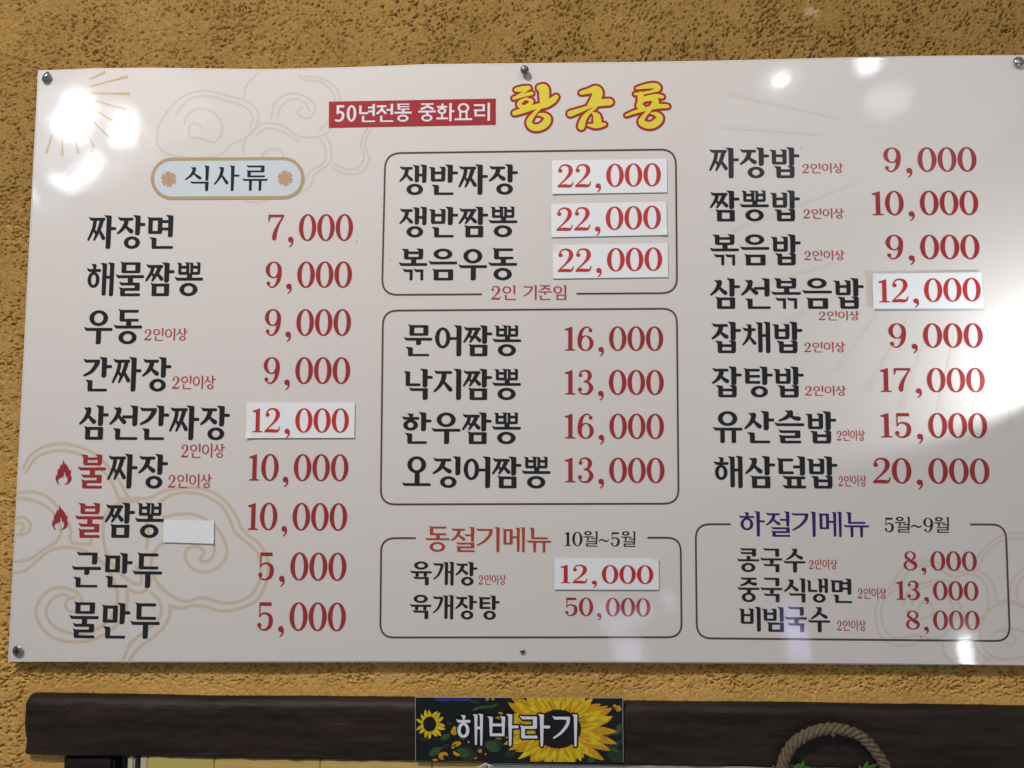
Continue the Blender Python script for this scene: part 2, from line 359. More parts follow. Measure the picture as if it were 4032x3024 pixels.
INI = 'ㄱㄲㄴㄷㄸㄹㅁㅂㅃㅅㅆㅇㅈㅉㅊㅋㅌㅍㅎ'; VOW = 'ㅏㅐㅑㅒㅓㅔㅕㅖㅗㅘㅙㅚㅛㅜㅝㅞㅟㅠㅡㅢㅣ'
FIN = ['', 'ㄱ', 'ㄲ', 'ㄳ', 'ㄴ', 'ㄵ', 'ㄶ', 'ㄷ', 'ㄹ', 'ㄺ', 'ㄻ', 'ㄼ', 'ㄽ', 'ㄾ', 'ㄿ', 'ㅀ', 'ㅁ', 'ㅂ', 'ㅄ', 'ㅅ', 'ㅆ', 'ㅇ', 'ㅈ', 'ㅊ', 'ㅋ', 'ㅌ', 'ㅍ', 'ㅎ']
def syllable(ch, st):
    k = ord(ch) - 0xAC00; a, b, c = INI[k // 588], VOW[(k % 588) // 28], FIN[k % 28]
    p = Pen(st); W_ = st.cell; v, h = st.v, st.h; F_ = bool(c)
    if b in 'ㅏㅐㅓㅔㅕㅣ':
        yb = .44 if F_ else .25; yt = .93
        sb = (.40 if c != 'ㅇ' else .40) if F_ else 0.0
        if b == 'ㅏ': xs = W_ * .76; xi = W_ * .60
        elif b in 'ㅣ': xs = W_ * .90; xi = W_ * .68
        elif b in 'ㅓㅕ': xs = W_ * .90; xi = W_ * .60
        elif b == 'ㅐ': xs = W_ * .90; xi = W_ * .50
        else: xs = W_ * .90; xi = W_ * .46
        x0 = .015
        if a in 'ㅁㅂㅇㄴㄷㅌㄹ': x0 = .05
        if a in 'ㅁㅂ' and not F_: yb += .06
        if a == 'ㅇ': xi_ = xi; p.cons(a, x0, yb, xi_, yt, True)
        elif a == 'ㅎ': p.cons(a, x0, yb - (.02 if F_ else 0), xi, yt + .03)
        elif a in 'ㅉ': p.cons(a, x0 - .01, yb, xi + .02, yt - .01)
        else: p.cons(a, x0, yb, xi, yt - .01, a == 'ㄱ')
        yi = (yb + yt) / 2 + .0
        if b == 'ㅏ':
            p.stem(xs, 1, sb, v); yy = .72 if F_ else .60; p.bar(xs, W_ * 1.03, yy, h * 1.05, False)
        elif b == 'ㅣ': p.stem(xs, 1, sb, v)
        elif b == 'ㅓ': p.stem(xs, 1, sb, v); p.bar(xi - (.01 if a != 'ㅅ' else .12), xs, yi - .02, h, False)
        elif b == 'ㅕ': p.stem(xs, 1, sb - .06 * F_, v); p.bar(xi - .02, xs, yi + .12, h, False); p.bar(xi - .02, xs, yi - .10, h, False)
        elif b in 'ㅐㅔ':
            v2 = v * .86; xa = xs - v2 * 1.62 - .01
            p.stem(xs, 1, sb, v2); p.stem(xa, .985, sb + .02, v2)
            if b == 'ㅐ': p.rect(xa, yi - h / 2 - .03, xs, yi + h / 2 - .03)
            else: p.bar(xi - .03, xa, yi - .02, h, False)
        if F_:
            l, r = W_ * .24, W_ * .88
            if b == 'ㅏ' : l, r = W_ * .20, W_ * .86
            if b in 'ㅣㅓㅕㅐㅔ': r = W_ * .90 + v / 2
            if c == 'ㅇ': l = W_ * .28; r = l + W_ * .58
            t_ = .37
            if c == 'ㅂ': t_ = .39
            if c == 'ㄴ': p.cons(c, l - .02, 0.0, r + .02, t_ - .03)
            else: p.cons(c, l, 0.0, r, t_)
    elif b in 'ㅗㅜㅛㅠㅡ':
        if F_: y0, y1, yv = .66, 1.0, .545
        else: y0, y1, yv = .53, .99, .43
        if b in 'ㅗㅛ': yv = .50 if F_ else .10; y0 = .66 if F_ else .46
        if F_ and c == 'ㄹ': y0, yv = .68, .575
        l, r = W_ * .15, W_ * .86
        if a == 'ㅇ': l, r = W_ * .17, W_ * .83
        if a == 'ㅎ': p.cons(a, l, y0 - .06, r, y1)
        elif a in 'ㅈㅅ': p.cons(a, l - .02, y0 - .0, r + .02, y1)
        elif a == 'ㅃ': p.cons(a, W_ * .10, y0 - .03, W_ * .90, y1 - .01)
        else: p.cons(a, l, y0, r, y1)
        p.bar(.0, W_, yv, h)
        m = W_ * .52
        if b == 'ㅗ': p.rect(m - v / 2, yv, m + v / 2, y0 + (.02 if a != 'ㅇ' else .05))
        if b == 'ㅛ': p.rect(m - .20 * W_ - v * .4, yv, m - .20 * W_ + v * .4, y0 + .09); p.rect(m + .16 * W_ - v * .4, yv, m + .16 * W_ + v * .4, y0 + .09)
        if b == 'ㅜ': p.stem(m, yv, .36 if F_ else 0, v, False)
        if b == 'ㅠ': e = .36 if F_ else 0; p.stem(m - .20 * W_, yv, e, v * .85, False); p.stem(m + .18 * W_, yv, e, v * .85, False)
        if F_:
            if c == 'ㅇ': p.cons(c, W_ * .18, 0, W_ * .82, .39)
            elif c == 'ㄹ': p.cons(c, W_ * .13, 0, W_ * .86, .40)
            elif c == 'ㄴ': p.cons(c, W_ * .13, 0, W_ * .90, .30)
            else: p.cons(c, W_ * .14, 0, W_ * .86, .345)
    elif b == 'ㅘ':
        p.stem(W_ * .80, 1, 0 if not F_ else .38, v); p.bar(W_ * .80, W_ * 1.03, .55, h, False)
        p.cons(a, .03, .40, W_ * .60, .98); p.rect(W_ * .32 - v * .4, .18, W_ * .32 + v * .4, .44); p.bar(0, W_ * .66, .16, h)
    elif b == 'ㅝ':
        v = v * .85; h = h * .85
        p.stem(W_ * .92, 1, .36, v); p.cons(a, .06, .72, W_ * .58, 1.0); p.bar(0, W_ * .72, .62, h)
        p.rect(W_ * .32 - v * .45, .40, W_ * .32 + v * .45, .62); p.rect(W_ * .56, .47, W_ * .90, .47 + h)
        o = Style(st.v * .85, st.h * .8, st.serif, st.cell); q = Pen(o); q.cons('ㄹ', W_ * .16, 0, W_ * .95, .36); p.o += q.o
    return p.o, W_
def serif_digit(d):
    V = .180
    if d == '0': return ring(.37, .5, .36, .515, V, .052, 40), .76
    if d == '1':
        return [[(.17, .0), (.345, .0), (.345, 1.0), (.27, .985), (.17, .93)], [(.02, .90), (.05, .845), (.20, .84), (.34, .96), (.345, 1.0)], [(.04, 0), (.47, 0), (.47, .035), (.38, .06), (.13, .06), (.04, .035)]], .52
    if d == '2':
        o = vstroke([(.12, .72, .06), (.12, .84, .06), (.22, .96, .065), (.38, .985, .075), (.53, .90, .14), (.575, .73, .175), (.51, .55, .14), (.36, .36, .08), (.2, .2, .06), (.06, .06, .05)])
        o += [disc(.145, .735, .088)]; o += vstroke([(.08, .05, .10), (.30, .07, .14), (.50, .055, .13), (.62, .10, .07), (.67, .25, .035)], 5, False)
        o += [[(.03, .0), (.60, .0), (.60, .07), (.03, .05)]]; return o, .72
    if d == '3':
        o = vstroke([(.13, .80, .05), (.17, .93, .06), (.34, .985, .065), (.49, .91, .13), (.535, .76, .165), (.46, .59, .10), (.30, .525, .05)])
        o += vstroke([(.30, .525, .05), (.47, .49, .10), (.58, .32, .165), (.575, .22, .17), (.47, .06, .12), (.30, .015, .06), (.14, .07, .055), (.09, .20, .05)])
        return o + [disc(.15, .79, .075), disc(.13, .21, .085)], .72
    if d == '5':
        o = [[(.12, .87), (.62, .87), (.60, 1.0), (.12, 1.0)], [(.12, .47), (.165, .50), (.175, 1.0), (.12, 1.0)]]
        o += vstroke([(.13, .47, .04), (.24, .585, .06), (.40, .60, .08), (.56, .50, .14), (.59, .31, .17), (.53, .12, .14), (.36, .015, .07), (.18, .05, .055), (.10, .17, .05)])
        return o + [disc(.14, .18, .085)], .74
    if d in '69':
        o = ring(.37, .31, .33, .325, .165, .045) + vstroke([(.12, .31, .165), (.13, .52, .17), (.19, .78, .14), (.32, .95, .07), (.46, .985, .055), (.57, .90, .055)]) + [disc(.575, .84, .078)]
        if d == '9': o = [[(.74 - x, 1 - y) for x, y in p] for p in o]
        return o, .75
    if d == '7':
        return [[(.06, .90), (.70, .90), (.70, 1.0), (.06, 1.0)], [(.05, .72), (.085, .72), (.15, .90), (.25, .93), (.06, 1.0)]] + vstroke([(.675, .93, .06), (.50, .66, .09), (.37, .38, .15), (.32, .18, .185), (.315, .09, .17)], 6), .74
    if d == '8':
        return ring(.36, .755, .275, .245, .115, .045) + ring(.36, .265, .335, .275, .135, .045) + vstroke([(.20, .66, .12), (.36, .50, .15), (.54, .34, .13)]), .74
    if d == ',':
        return [disc(.26, .045, .112)] + vstroke([(.33, .03, .09), (.335, -.09, .07), (.26, -.20, .045), (.20, -.235, .02)], 5, False), .58
    if d == '~': return vstroke([(.05, .36, .06), (.18, .46, .09), (.32, .44, .10), (.5, .36, .10), (.62, .36, .09), (.74, .46, .05)]), .80
def sans_digit(d):
    if d == '0': return ring(.30, .5, .27, .5, .15, .12), .62
    return [[(.10, .86), (.52, .86), (.52, 1), (.10, 1)], [(.10, .47), (.23, .47), (.25, 1), (.10, 1)]] + vstroke([(.14, .54, .10), (.28, .60, .12), (.44, .50, .15), (.465, .32, .15), (.38, .13, .14), (.22, .06, .12), (.06, .10, .11)]), .60

CACHE = {}
def glyph(ch, st):
    key = (ch, id(st))
    if key not in CACHE:
        if ch == ' ': CACHE[key] = ([], [], .45)
        elif ch in '0123456789,~':
            polys, w = (serif_digit(ch) if st.serif else sans_digit(ch))
            if ch == '~' or st in (LIGHT, MID, REG):
                pass
            CACHE[key] = (*union(polys), w)
        else:
            polys, w = syllable(ch, st); CACHE[key] = (*union(polys), w)
    return CACHE[key]
def layout(text, st, dscale=1.0, gap=0.06, space=0.42):
    """whole line in units of letter height: verts, faces"""
    V_, F_ = [], []; x = 0
    for ch in text:
        if ch == ' ': x += space; continue
        vs, fs, w = glyph(ch, st); dig = ch in '0123456789,~'
        k = dscale if dig else 1.0; b = len(V_)
        V_ += [(x + vx * k, vy * k + (0 if not dig else .03 * (dscale < 1))) for vx, vy in vs]; F_ += [tuple(i + b for i in f) for f in fs]
        x += w * k + (0 if dig and dscale == 1 else gap)
    return V_, F_
PRINT_Y = -0.0004
def word(name, text, st, m, parent, xl, xr, yt, yb, y=PRINT_Y, digits=False, dscale=0.8, gap=0.035, space=0.42, slope=None, **props):
    """a line of print whose ink reaches from xl to xr and from yt to yb (at its left end)"""
    V_, F_ = layout(text, st, 1.0 if digits else dscale, gap, space)
    if digits: vmin, vmax = 0.0, 1.0
    else: vmin, vmax = 0.0, 1.0
    x0 = min(v[0] for v in V_); x1 = max(v[0] for v in V_)
    uL, vB = P(xl, yb, y); _, vT = P(xl, yt, y); uR, vR = P(xr, yb, y)
    sx = (uR - uL) / (x1 - x0); sz = vT - vB; sl = 0.0 if slope is None else slope
    vs = [(uL + (a - x0) * sx, y, vB + b * sz + sl * (a - x0) * sx) for a, b in V_]
    return mesh_obj(name, vs, [f for f in F_], m, parent, **props)

# ------------------------------------------------------------------ the wall
WALL_Y = 0.016
def fft_noise(ny, nx, step, lx, lz, seed, rot=0.0):
    g = np.random.default_rng(seed).standard_normal((ny, nx)); f = np.fft.rfft2(g)
    ky = np.fft.fftfreq(ny)[:, None] / step; kx = np.fft.rfftfreq(nx)[None, :] / step
    ca, sa = math.cos(rot), math.sin(rot); k1, k2 = kx * ca + ky * sa, -kx * sa + ky * ca
    f *= np.exp(-((k1 * lx) ** 2 + (k2 * lz) ** 2) * 2.2); r = np.fft.irfft2(f, (ny, nx)); return (r - r.mean()) / r.std()
def build_wall():
    step = 0.0011
    u0, u1, v0, v1 = -0.80, 0.82, -0.56, 0.60
    nx, ny = int((u1 - u0) / step), int((v1 - v0) / step)
    a = fft_noise(ny, nx, step, .0044, .0023, 1, .50); b = fft_noise(ny, nx, step, .0024, .0018, 2, .3); c = fft_noise(ny, nx, step, .030, .022, 3); e = fft_noise(ny, nx, step, .10, .08, 5)
    a2 = fft_noise(ny, nx, step, .0044, .0026, 8, -.15)
    X, Z = np.meshgrid(u0 + np.arange(nx) * step, v0 + np.arange(ny) * step)
    pit = np.clip((np.maximum(a, a2 * .9) * .85 + b * .50 + c * .26 - 1.12) / .38, 0, 1); pit = pit * pit * (3 - 2 * pit)
    knob = np.clip((-a * .6 + c * .6) / 2.2, -1, 1)
    ztop = P(2016, 2752, WALL_Y)[1]
    smooth_band = np.maximum(np.clip((Z - ztop - .004) / .016, .15, 1), np.clip((P(80, 2800)[0] - X) / .012, 0, 1))       # trowelled plaster where it meets the beam
    Y = WALL_Y + (pit * (.0038 + .0010 * np.clip(e, -1, 1)) - knob * .00055 - b * .00022) * smooth_band - e * .0006
    vid = -np.ones((ny, nx), int)
    # nothing shows behind the board and the beam, so the sheet is coarse-cut there
    bl = P(150, 1000)[0]; br = P(4150, 1000)[0]; bt = P(2016, 262)[1]; bb = P(2016, 2600)[1]
    hide = (X > bl + .03) & (X < br - .03) & (Z < bt - .03) & (Z > bb + .03)
    zb = P(2016, 2985, 0)[1]
    hole = (Z < P(2016, 2992, WALL_Y)[1]) & (X > P(430, 3000, WALL_Y)[0])
    keepv = ~hole
    q = keepv[:-1, :-1] & keepv[1:, :-1] & keepv[:-1, 1:] & keepv[1:, 1:] & ~hide[:-1, :-1]
    used = np.zeros((ny, nx), bool)
    for dy, dx in ((0, 0), (1, 0), (0, 1), (1, 1)): used[dy:ny - 1 + dy, dx:nx - 1 + dx] |= q
    vid[used] = np.arange(used.sum())
    co = np.stack([X[used], Y[used], Z[used]], 1).astype(np.float32)
    fa = np.stack([vid[:-1, :-1][q], vid[:-1, 1:][q], vid[1:, 1:][q], vid[1:, :-1][q]], 1)
    nb = len(co); extra = []
    for (x, z) in ((bl + .028, bb + .028), (br - .028, bb + .028), (br - .028, bt - .028), (bl + .028, bt - .028)): extra.append((x, WALL_Y + .0045, z))
    co = np.concatenate([co, np.array(extra, np.float32)]); fa = np.concatenate([fa, np.array([[nb, nb + 1, nb + 2, nb + 3]])])
    me = bpy.data.meshes.new('wall'); me.vertices.add(len(co)); me.vertices.foreach_set('co', co.ravel())
    me.loops.add(fa.size); me.loops.foreach_set('vertex_index', fa.astype(np.int32).ravel())
    me.polygons.add(len(fa)); me.polygons.foreach_set('loop_start', np.arange(0, fa.size, 4, dtype=np.int32)); me.polygons.foreach_set('loop_total', np.full(len(fa), 4, np.int32))
    me.polygons.foreach_set('use_smooth', np.ones(len(fa), bool))
    me.update(); me.validate(); me.materials.append(M['wall'])
    o = bpy.data.objects.new('wall', me); COL.objects.link(o); o['kind'] = 'structure'; return o
build_wall()

# ------------------------------------------------------------------ the menu board
board = empty('menu_board', 'large glossy white menu board with Korean dish names and red prices on the ochre wall', 'menu board', P3(2016, 2600))
INV = Matrix.Translation(-Vector(board.location))
top_px = [(155, 276), (370, 272), (576, 270), (800, 273), (1017, 276), (1200, 273), (1450, 266), (1690, 256), (2040, 253), (2400, 249), (2750, 244), (3060, 237), (3363, 229), (3700, 223), (4046, 216)]
bot_px = [(37, 2605), (800, 2604), (1500, 2603), (2100, 2604), (2750, 2606), (3400, 2611), (4152, 2620)]
def outline(inset=0.0):
    t = [P(x, y) for x, y in top_px]; b = [P(x, y) for x, y in bot_px]
    return b + t[::-1]
def slab(name, pts, y0, y1, m, parent, **props):
    n = len(pts); vs = [(u, y0, v) for u, v in pts] + [(u, y1, v) for u, v in pts]
    vv, ff = union([pts]); b = 2 * n
    fs = [(i, i + n, (i + 1) % n + n, (i + 1) % n) for i in range(n)]
    vs += [(u, y0, v) for u, v in vv] + [(u, y1, v) for u, v in vv]
    fs += [tuple(i + b for i in f) for f in ff] + [tuple(i + b + len(vv) for i in reversed(f)) for f in ff]
    return mesh_obj(name, vs, fs, m, parent, **props)
def attach(o):      # children keep world coordinates
    o.matrix_parent_inverse = Matrix.Translation(-Vector(board.location)); return o
ol = outline()
attach(slab('panel', ol, 0.0, 0.0055, M['board'], board))
# clear film sticking out round the printed sheet, as a thin bright lip
def lip():
    c = np.mean(np.array(ol), 0); vs = []; n = len(ol)
    out = []
    for i, (u, v) in enumerate(ol):
        a, b = ol[i - 1], ol[(i + 1) % n]
        d = np.array([b[0] - a[0], b[1] - a[1]]); d /= np.linalg.norm(d); nrm = np.array([d[1], -d[0]])
        if i in (0, len(bot_px) - 1, len(bot_px), n - 1): nrm = nrm * 1.3
        out.append((u + nrm[0] * .0021, v + nrm[1] * .0019))
    vs = [(u, -.0002, v) for u, v in ol] + [(u, .0012, v) for u, v in out] + [(u, .0020, v) for u, v in out] + [(u, .0025, v) for u, v in ol]
    fs = []
    for i in range(n):
        j = (i + 1) % n
        fs += [(i, i + n, j + n, j), (i + n, i + 2 * n, j + 2 * n, j + n), (i + 2 * n, i + 3 * n, j + 3 * n, j + 2 * n)]
    return mesh_obj('film_edge', vs, fs, M['edge'], board)
attach(lip())

BK, RD, NT = M['black'], M['red'], M['noter']
dishes = [  # text, xl, xr, yt, yb
    ('짜장면', 342, 681, 847, 980), ('해물짬뽕', 336, 797, 1033, 1166), ('우동', 327, 557, 1220, 1355), ('간짜장', 322, 671, 1405, 1541), ('삼선간짜장', 308, 902, 1595, 1731),
    ('짜장', 420, 658, 1786, 1923), ('짬뽕', 410, 644, 1978, 2117), ('군만두', 278, 636, 2175, 2312), ('물만두', 268, 627, 2371, 2512),
    ('쟁반짜장', 1571, 2039, 648, 768), ('쟁반짬뽕', 1571, 2037, 814, 935), ('볶음우동', 1568, 2036, 979, 1104),
    ('문어짬뽕', 1588, 2052, 1280, 1402), ('낙지짬뽕', 1588, 2051, 1451, 1574), ('한우짬뽕', 1580, 2051, 1622, 1747), ('오징어짬뽕', 1582, 2168, 1795, 1920),
    ('육개장', 1614, 1879, 2210, 2304), ('육개장탕', 1612, 1967, 2341, 2437),
    ('짜장밥', 2793, 3150, 581, 702), ('짬뽕밥', 2796, 3152, 750, 872), ('볶음밥', 2795, 3155, 923, 1045), ('삼선볶음밥', 2797, 3404, 1095, 1216),
    ('잡채밥', 2802, 3162, 1266, 1390), ('잡탕밥', 2804, 3167, 1442, 1564), ('유산슬밥', 2807, 3295, 1617, 1744), ('해삼덮밥', 2810, 3300, 1794, 1921),
    ('콩국수', 2902, 3173, 2159, 2252), ('중국식냉면', 2904, 3356, 2274, 2370), ('비빔국수', 2911, 3270, 2388, 2486)]
for t, a, b, c, d in dishes: attach(word('dish_name', t, BOLD, BK, board, a, b, c, d))
attach(word('dish_name', '불', BOLD, M['red'], board, 302, 414, 1789, 1923)); attach(word('dish_name', '불', BOLD, M['red'], board, 291, 405, 1980, 2117))
notes = [(567, 738, 1292, 1341), (677, 848, 1478, 1532), (712, 885, 1746, 1802), (661, 834, 1866, 1921), (1884, 1993, 2262, 2302),
         (3159, 3322, 643, 682), (3163, 3325, 821, 861), (3167, 3328, 986, 1025), (3224, 3386, 1224, 1261), (3167, 3330, 1346, 1387), (3170, 3334, 1518, 1558),
         (3296, 3407, 1693, 1735), (3302, 3413, 1871, 1915), (3185, 3298, 2202, 2241), (3377, 3492, 2314, 2357), (3296, 3411, 2441, 2483)]
for a, b, c, d in notes: attach(word('portion_note', '2인이상', LIGHT, NT, board, a, b, c, d, dscale=.88))
attach(word('portion_note', '2인 기준임', LIGHT, NT, board, 1934, 2230, 1123, 1181, dscale=.9))
prices = [('7,000', 1054, 1389, 845, 948), ('9,000', 1044, 1385, 1031, 1132), ('9,000', 1041, 1381, 1218, 1321), ('9,000', 1036, 1378, 1407, 1510), ('10,000', 978, 1371, 1788, 1892),
          ('10,000', 973, 1366, 1980, 2086), ('5,000', 1016, 1363, 2175, 2283), ('5,000', 1012, 1361, 2371, 2481),
          ('16,000', 2223, 2612, 1286, 1380), ('13,000', 2223, 2614, 1457, 1553), ('16,000', 2223, 2615, 1629, 1726), ('13,000', 2223, 2617, 1802, 1899), ('50,000', 2225, 2561, 2353, 2424),
          ('9,000', 3480, 3847, 582, 676), ('10,000', 3434, 3854, 753, 847), ('9,000', 3489, 3859, 926, 1020), ('9,000', 3500, 3872, 1274, 1368), ('17,000', 3466, 3880, 1449, 1543),
          ('15,000', 3468, 3889, 1626, 1722), ('20,000', 3438, 3898, 1804, 1902), ('8,000', 3558, 3848, 2170, 2245), ('13,000', 3530, 3854, 2287, 2361), ('8,000', 3568, 3859, 2403, 2478)]
for t, a, b, c, d in prices: attach(word('price', t, BOLD, RD, board, a, b, c, d, digits=True))
attach(word('season_heading', '동절기메뉴', MID, M['brownred'], board, 1673, 2171, 2073, 2172, label='rust red heading of the winter menu box'))
attach(word('season_heading', '하절기메뉴', MID, M['purple'], board, 2911, 3423, 2012, 2112, label='violet heading of the summer menu box'))
attach(word('season_months', '10월~5월', MID, BK, board, 2223, 2502, 2090, 2151, dscale=.9, gap=.02))
attach(word('season_months', '5월~9월', MID, BK, board, 3484, 3738, 2034, 2096, dscale=.9, gap=.02))

# rounded boxes drawn in brown line
def rbox(tl, tr, br, bl, r, w, gap_top=None, gap_bot=None):
    A = [np.array(p, float) for p in (tl, tr, br, bl)]
    def corner(i):
        p = A[i]; a = A[i - 1]; b = A[(i + 1) % 4]
        da = (a - p) / np.linalg.norm(a - p); db = (b - p) / np.linalg.norm(b - p)
        s, e = p + da * r, p + db * r
        return [tuple((s * (1 - t) + p * t) * (1 - t) + (p * (1 - t) + e * t) * t) if True else None for t in np.linspace(0, 1, 9)]
    path = []
    for i in range(4): path += corner(i)
    path.append(path[0]); segs = []
    def y_of(p, q, x): return p[1] + (q[1] - p[1]) * (x - p[0]) / (q[0] - p[0])
    cur = [path[0]]; out = []
    for k in range(1, len(path)):
        p, q = path[k - 1], path[k]; g = None
        if abs(q[0] - p[0]) > 300:
            if q[0] > p[0] and gap_top: g = gap_top
            if q[0] < p[0] and gap_bot: g = gap_bot[::-1]
        if g: cur.append((g[0], y_of(p, q, g[0]))); out.append(cur); cur = [(g[1], y_of(p, q, g[1]))]
        cur.append(q)
    out.append(cur)
    polys = []
    for c in out: polys += px_stroke([(x, y, w) for x, y in c], spline=False, caps=False)
    return polys
MPP = P(2116, 1512)[0] / 100 - P(2016, 1512)[0] / 100      # metres per photo pixel near the middle
def px_stroke(pts, spline=True, caps=True, n=6, y=PRINT_Y):
    q = [(*P(x, yy, y), w * MPP) for x, yy, w in pts]
    return vstroke(q, n, caps, spline)
def px_poly(pts, y=PRINT_Y): return [P(a, b, y) for a, b in pts]
for args in (((1517, 603), (2661, 588), (2666, 1154), (1504, 1161), 62, 7, None, (1897, 2270)),
             ((1508, 1223), (2665, 1215), (2672, 1983), (1499, 1986), 58, 7, None, None),
             ((1501, 2119), (2680, 2117), (2684, 2509), (1497, 2510), 55, 7, (1637, 2549), None),
             ((2739, 2064), (3960, 2065), (3977, 2524), (2744, 2513), 58, 7, (2877, 3820), None)):
    attach(flat('box_outline', rbox(*args), M['line'], board, PRINT_Y))

# heading pill
def pillpts(x0, x1, yt0, yb0, yt1, yb1):
    r = (yb0 - yt0) / 2; cyl = (yt0 + yb0) / 2; cyr = (yt1 + yb1) / 2; out = []
    for i in range(17): a = math.pi / 2 + math.pi * i / 16; out.append((x0 + r + r * math.cos(a), cyl - r * math.sin(a)))
    for i in range(17): a = -math.pi / 2 + math.pi * i / 16; out.append((x1 - r + r * math.cos(a), cyr - r * math.sin(a)))
    return out
attach(flat('heading_pill', [px_poly(pillpts(605, 1187, 633, 774, 630, 771), -.0005)], M['pill'], board, -.0005))
pp = pillpts(600, 1192, 627, 780, 625, 777); pp.append(pp[0])
attach(flat('pill_border', px_stroke([(x, y, 13.5) for x, y in pp], False, False, y=-.0006), M['gold'], board, -.0006))
attach(word('heading_lettering', '식사류', MID, BK, board, 726, 1053, 652, 753, y=-.0007, gap=.14))
for cx, cy in ((664, 705), (1123, 702)):
    polys = []
    for k in range(6):
        a = math.radians(90 + 60 * k + 8); c, s = math.cos(a), math.sin(a)
        def T(x, y): return (cx + c * x - s * y, cy - (s * x + c * y))
        polys.append(px_poly([T(*p) for p in ((4, -4), (14, -8), (24, -12), (32, -6), (28, 0), (32, 6), (24, 12), (14, 8), (4, 4))], -.0007))
    polys.append(px_poly(disc(cx, cy, 12), -.0007))
    f = attach(flat('flower_emblem', polys, M['flower'], board, -.0007))
    dots = [px_poly(disc(cx + 15 * math.cos(k * math.pi / 3 + .3), cy + 15 * math.sin(k * math.pi / 3 + .3), 1.8, 6), -.0008) for k in range(6)] + [px_poly(disc(cx, cy, 3.0, 8), -.0008)]
    d = flat('flower_dots', dots, M['flowerdark'], board, -.0008); attach(d)
# banner
attach(flat('banner', [px_poly([(1295, 400), (1952, 388), (1952, 491), (1295, 503)], -.0005)], M['banner'], board, -.0005))
attach(word('banner_lettering', '50년전통 중화요리', SANS, M['white'], board, 1318, 1929, 411, 482, y=-.0007, dscale=.92, gap=.035, space=.30, slope=.004))

# brush logo: yellow brush strokes with a red rim
def LG(pts): return [(1980 + x * .3165, 280 + y * .3165) for x, y in pts]
logo = [
    [(165, 232, 50), (240, 222, 72), (320, 210, 58)], [(290, 245, 26), (210, 290, 22), (155, 330, 30)], [(135, 338, 40), (250, 302, 46), (360, 276, 44)],
    [(300, 335, 22), (222, 380, 50), (208, 425, 60), (262, 447, 46), (330, 412, 50), (357, 372, 50), (310, 350, 30), (265, 350, 18)], [(250, 440, 44), (275, 478, 70)],
    [(145, 522, 62), (250, 490, 70), (390, 447, 66), (520, 420, 80), (610, 370, 84), (662, 322, 66)], [(462, 208, 90), (508, 222, 126), (515, 320, 124), (518, 400, 115)],
    [(460, 455, 44), (400, 520, 44), (345, 590, 64), (328, 650, 74), (370, 698, 82), (450, 700, 88), (520, 660, 98), (556, 600, 92), (530, 556, 66), (470, 540, 42), (438, 545, 14)],
    [(975, 270, 50), (1080, 245, 72), (1150, 228, 100), (1180, 270, 128), (1150, 350, 122), (1080, 425, 66)], [(838, 530, 76), (960, 487, 60), (1080, 442, 46), (1200, 395, 86), (1330, 384, 88)],
    [(1160, 450, 26), (1060, 525, 52), (1000, 605, 74), (975, 690, 88)], [(1115, 518, 22), (1165, 560, 90), (1178, 640, 104)], [(1060, 672, 24), (1160, 680, 66), (1265, 662, 44)],
    [(1665, 213, 30), (1780, 190, 60), (1885, 182, 74), (1925, 215, 78), (1860, 250, 36), (1740, 275, 36), (1645, 285, 34)], [(1715, 288, 76), (1718, 370, 88)], [(1770, 334, 46), (1900, 310, 54), (1985, 320, 42)],
    [(1900, 340, 60), (1896, 395, 84), (1850, 450, 60), (1780, 474, 46), (1706, 436, 84), (1700, 390, 46), (1770, 358, 40), (1880, 345, 56)],
    [(1535, 550, 30), (1650, 506, 44), (1790, 470, 48), (1920, 438, 62), (2050, 437, 46)],
    [(1830, 480, 44), (1762, 555, 50), (1722, 630, 76), (1780, 668, 86), (1860, 670, 90), (1932, 620, 96), (1950, 572, 78), (1900, 532, 50), (1842, 525, 18)]]
yel = []; rim = []
for st_ in logo:
    q_ = [(1980 + x * .3165, 280 + y * .3165, w * .3165) for x, y, w in st_]
    yel += px_stroke(q_, True, True, 5, -.0007); rim += px_stroke([(x, y, w + 19) for x, y, w in q_], True, True, 5, -.0005)
attach(flat('logo_rim', rim, M['banner'], board, -.0005))
attach(flat('logo_lettering', yel, M['yellow'], board, -.0007))

# flames beside the two hot dishes
FL = [(285, 248), (300, 290), (328, 325), (336, 322), (350, 350), (372, 380), (383, 430), (408, 405), (412, 460), (402, 495), (422, 535), (418, 575), (395, 620), (350, 648), (300, 660), (345, 620), (358, 575), (352, 540), (347, 510), (335, 545), (322, 500), (310, 455), (297, 445), (298, 500), (275, 550), (268, 512), (252, 545), (242, 552), (232, 510), (235, 550), (222, 565), (205, 550), (212, 580), (195, 575), (198, 600), (215, 640), (235, 660), (195, 645), (168, 600), (160, 560), (165, 500), (178, 510), (190, 480), (192, 400), (212, 415), (228, 375), (240, 330), (256, 330), (260, 350), (272, 320)]
for dx, dy in ((0, 0), (-58, 740)):
    attach(flat('flame_emblem', [px_poly([(180 + (x + dx) * .2412, 1750 + (y + dy) * .2412) for x, y in FL])], M['red'], board, PRINT_Y))

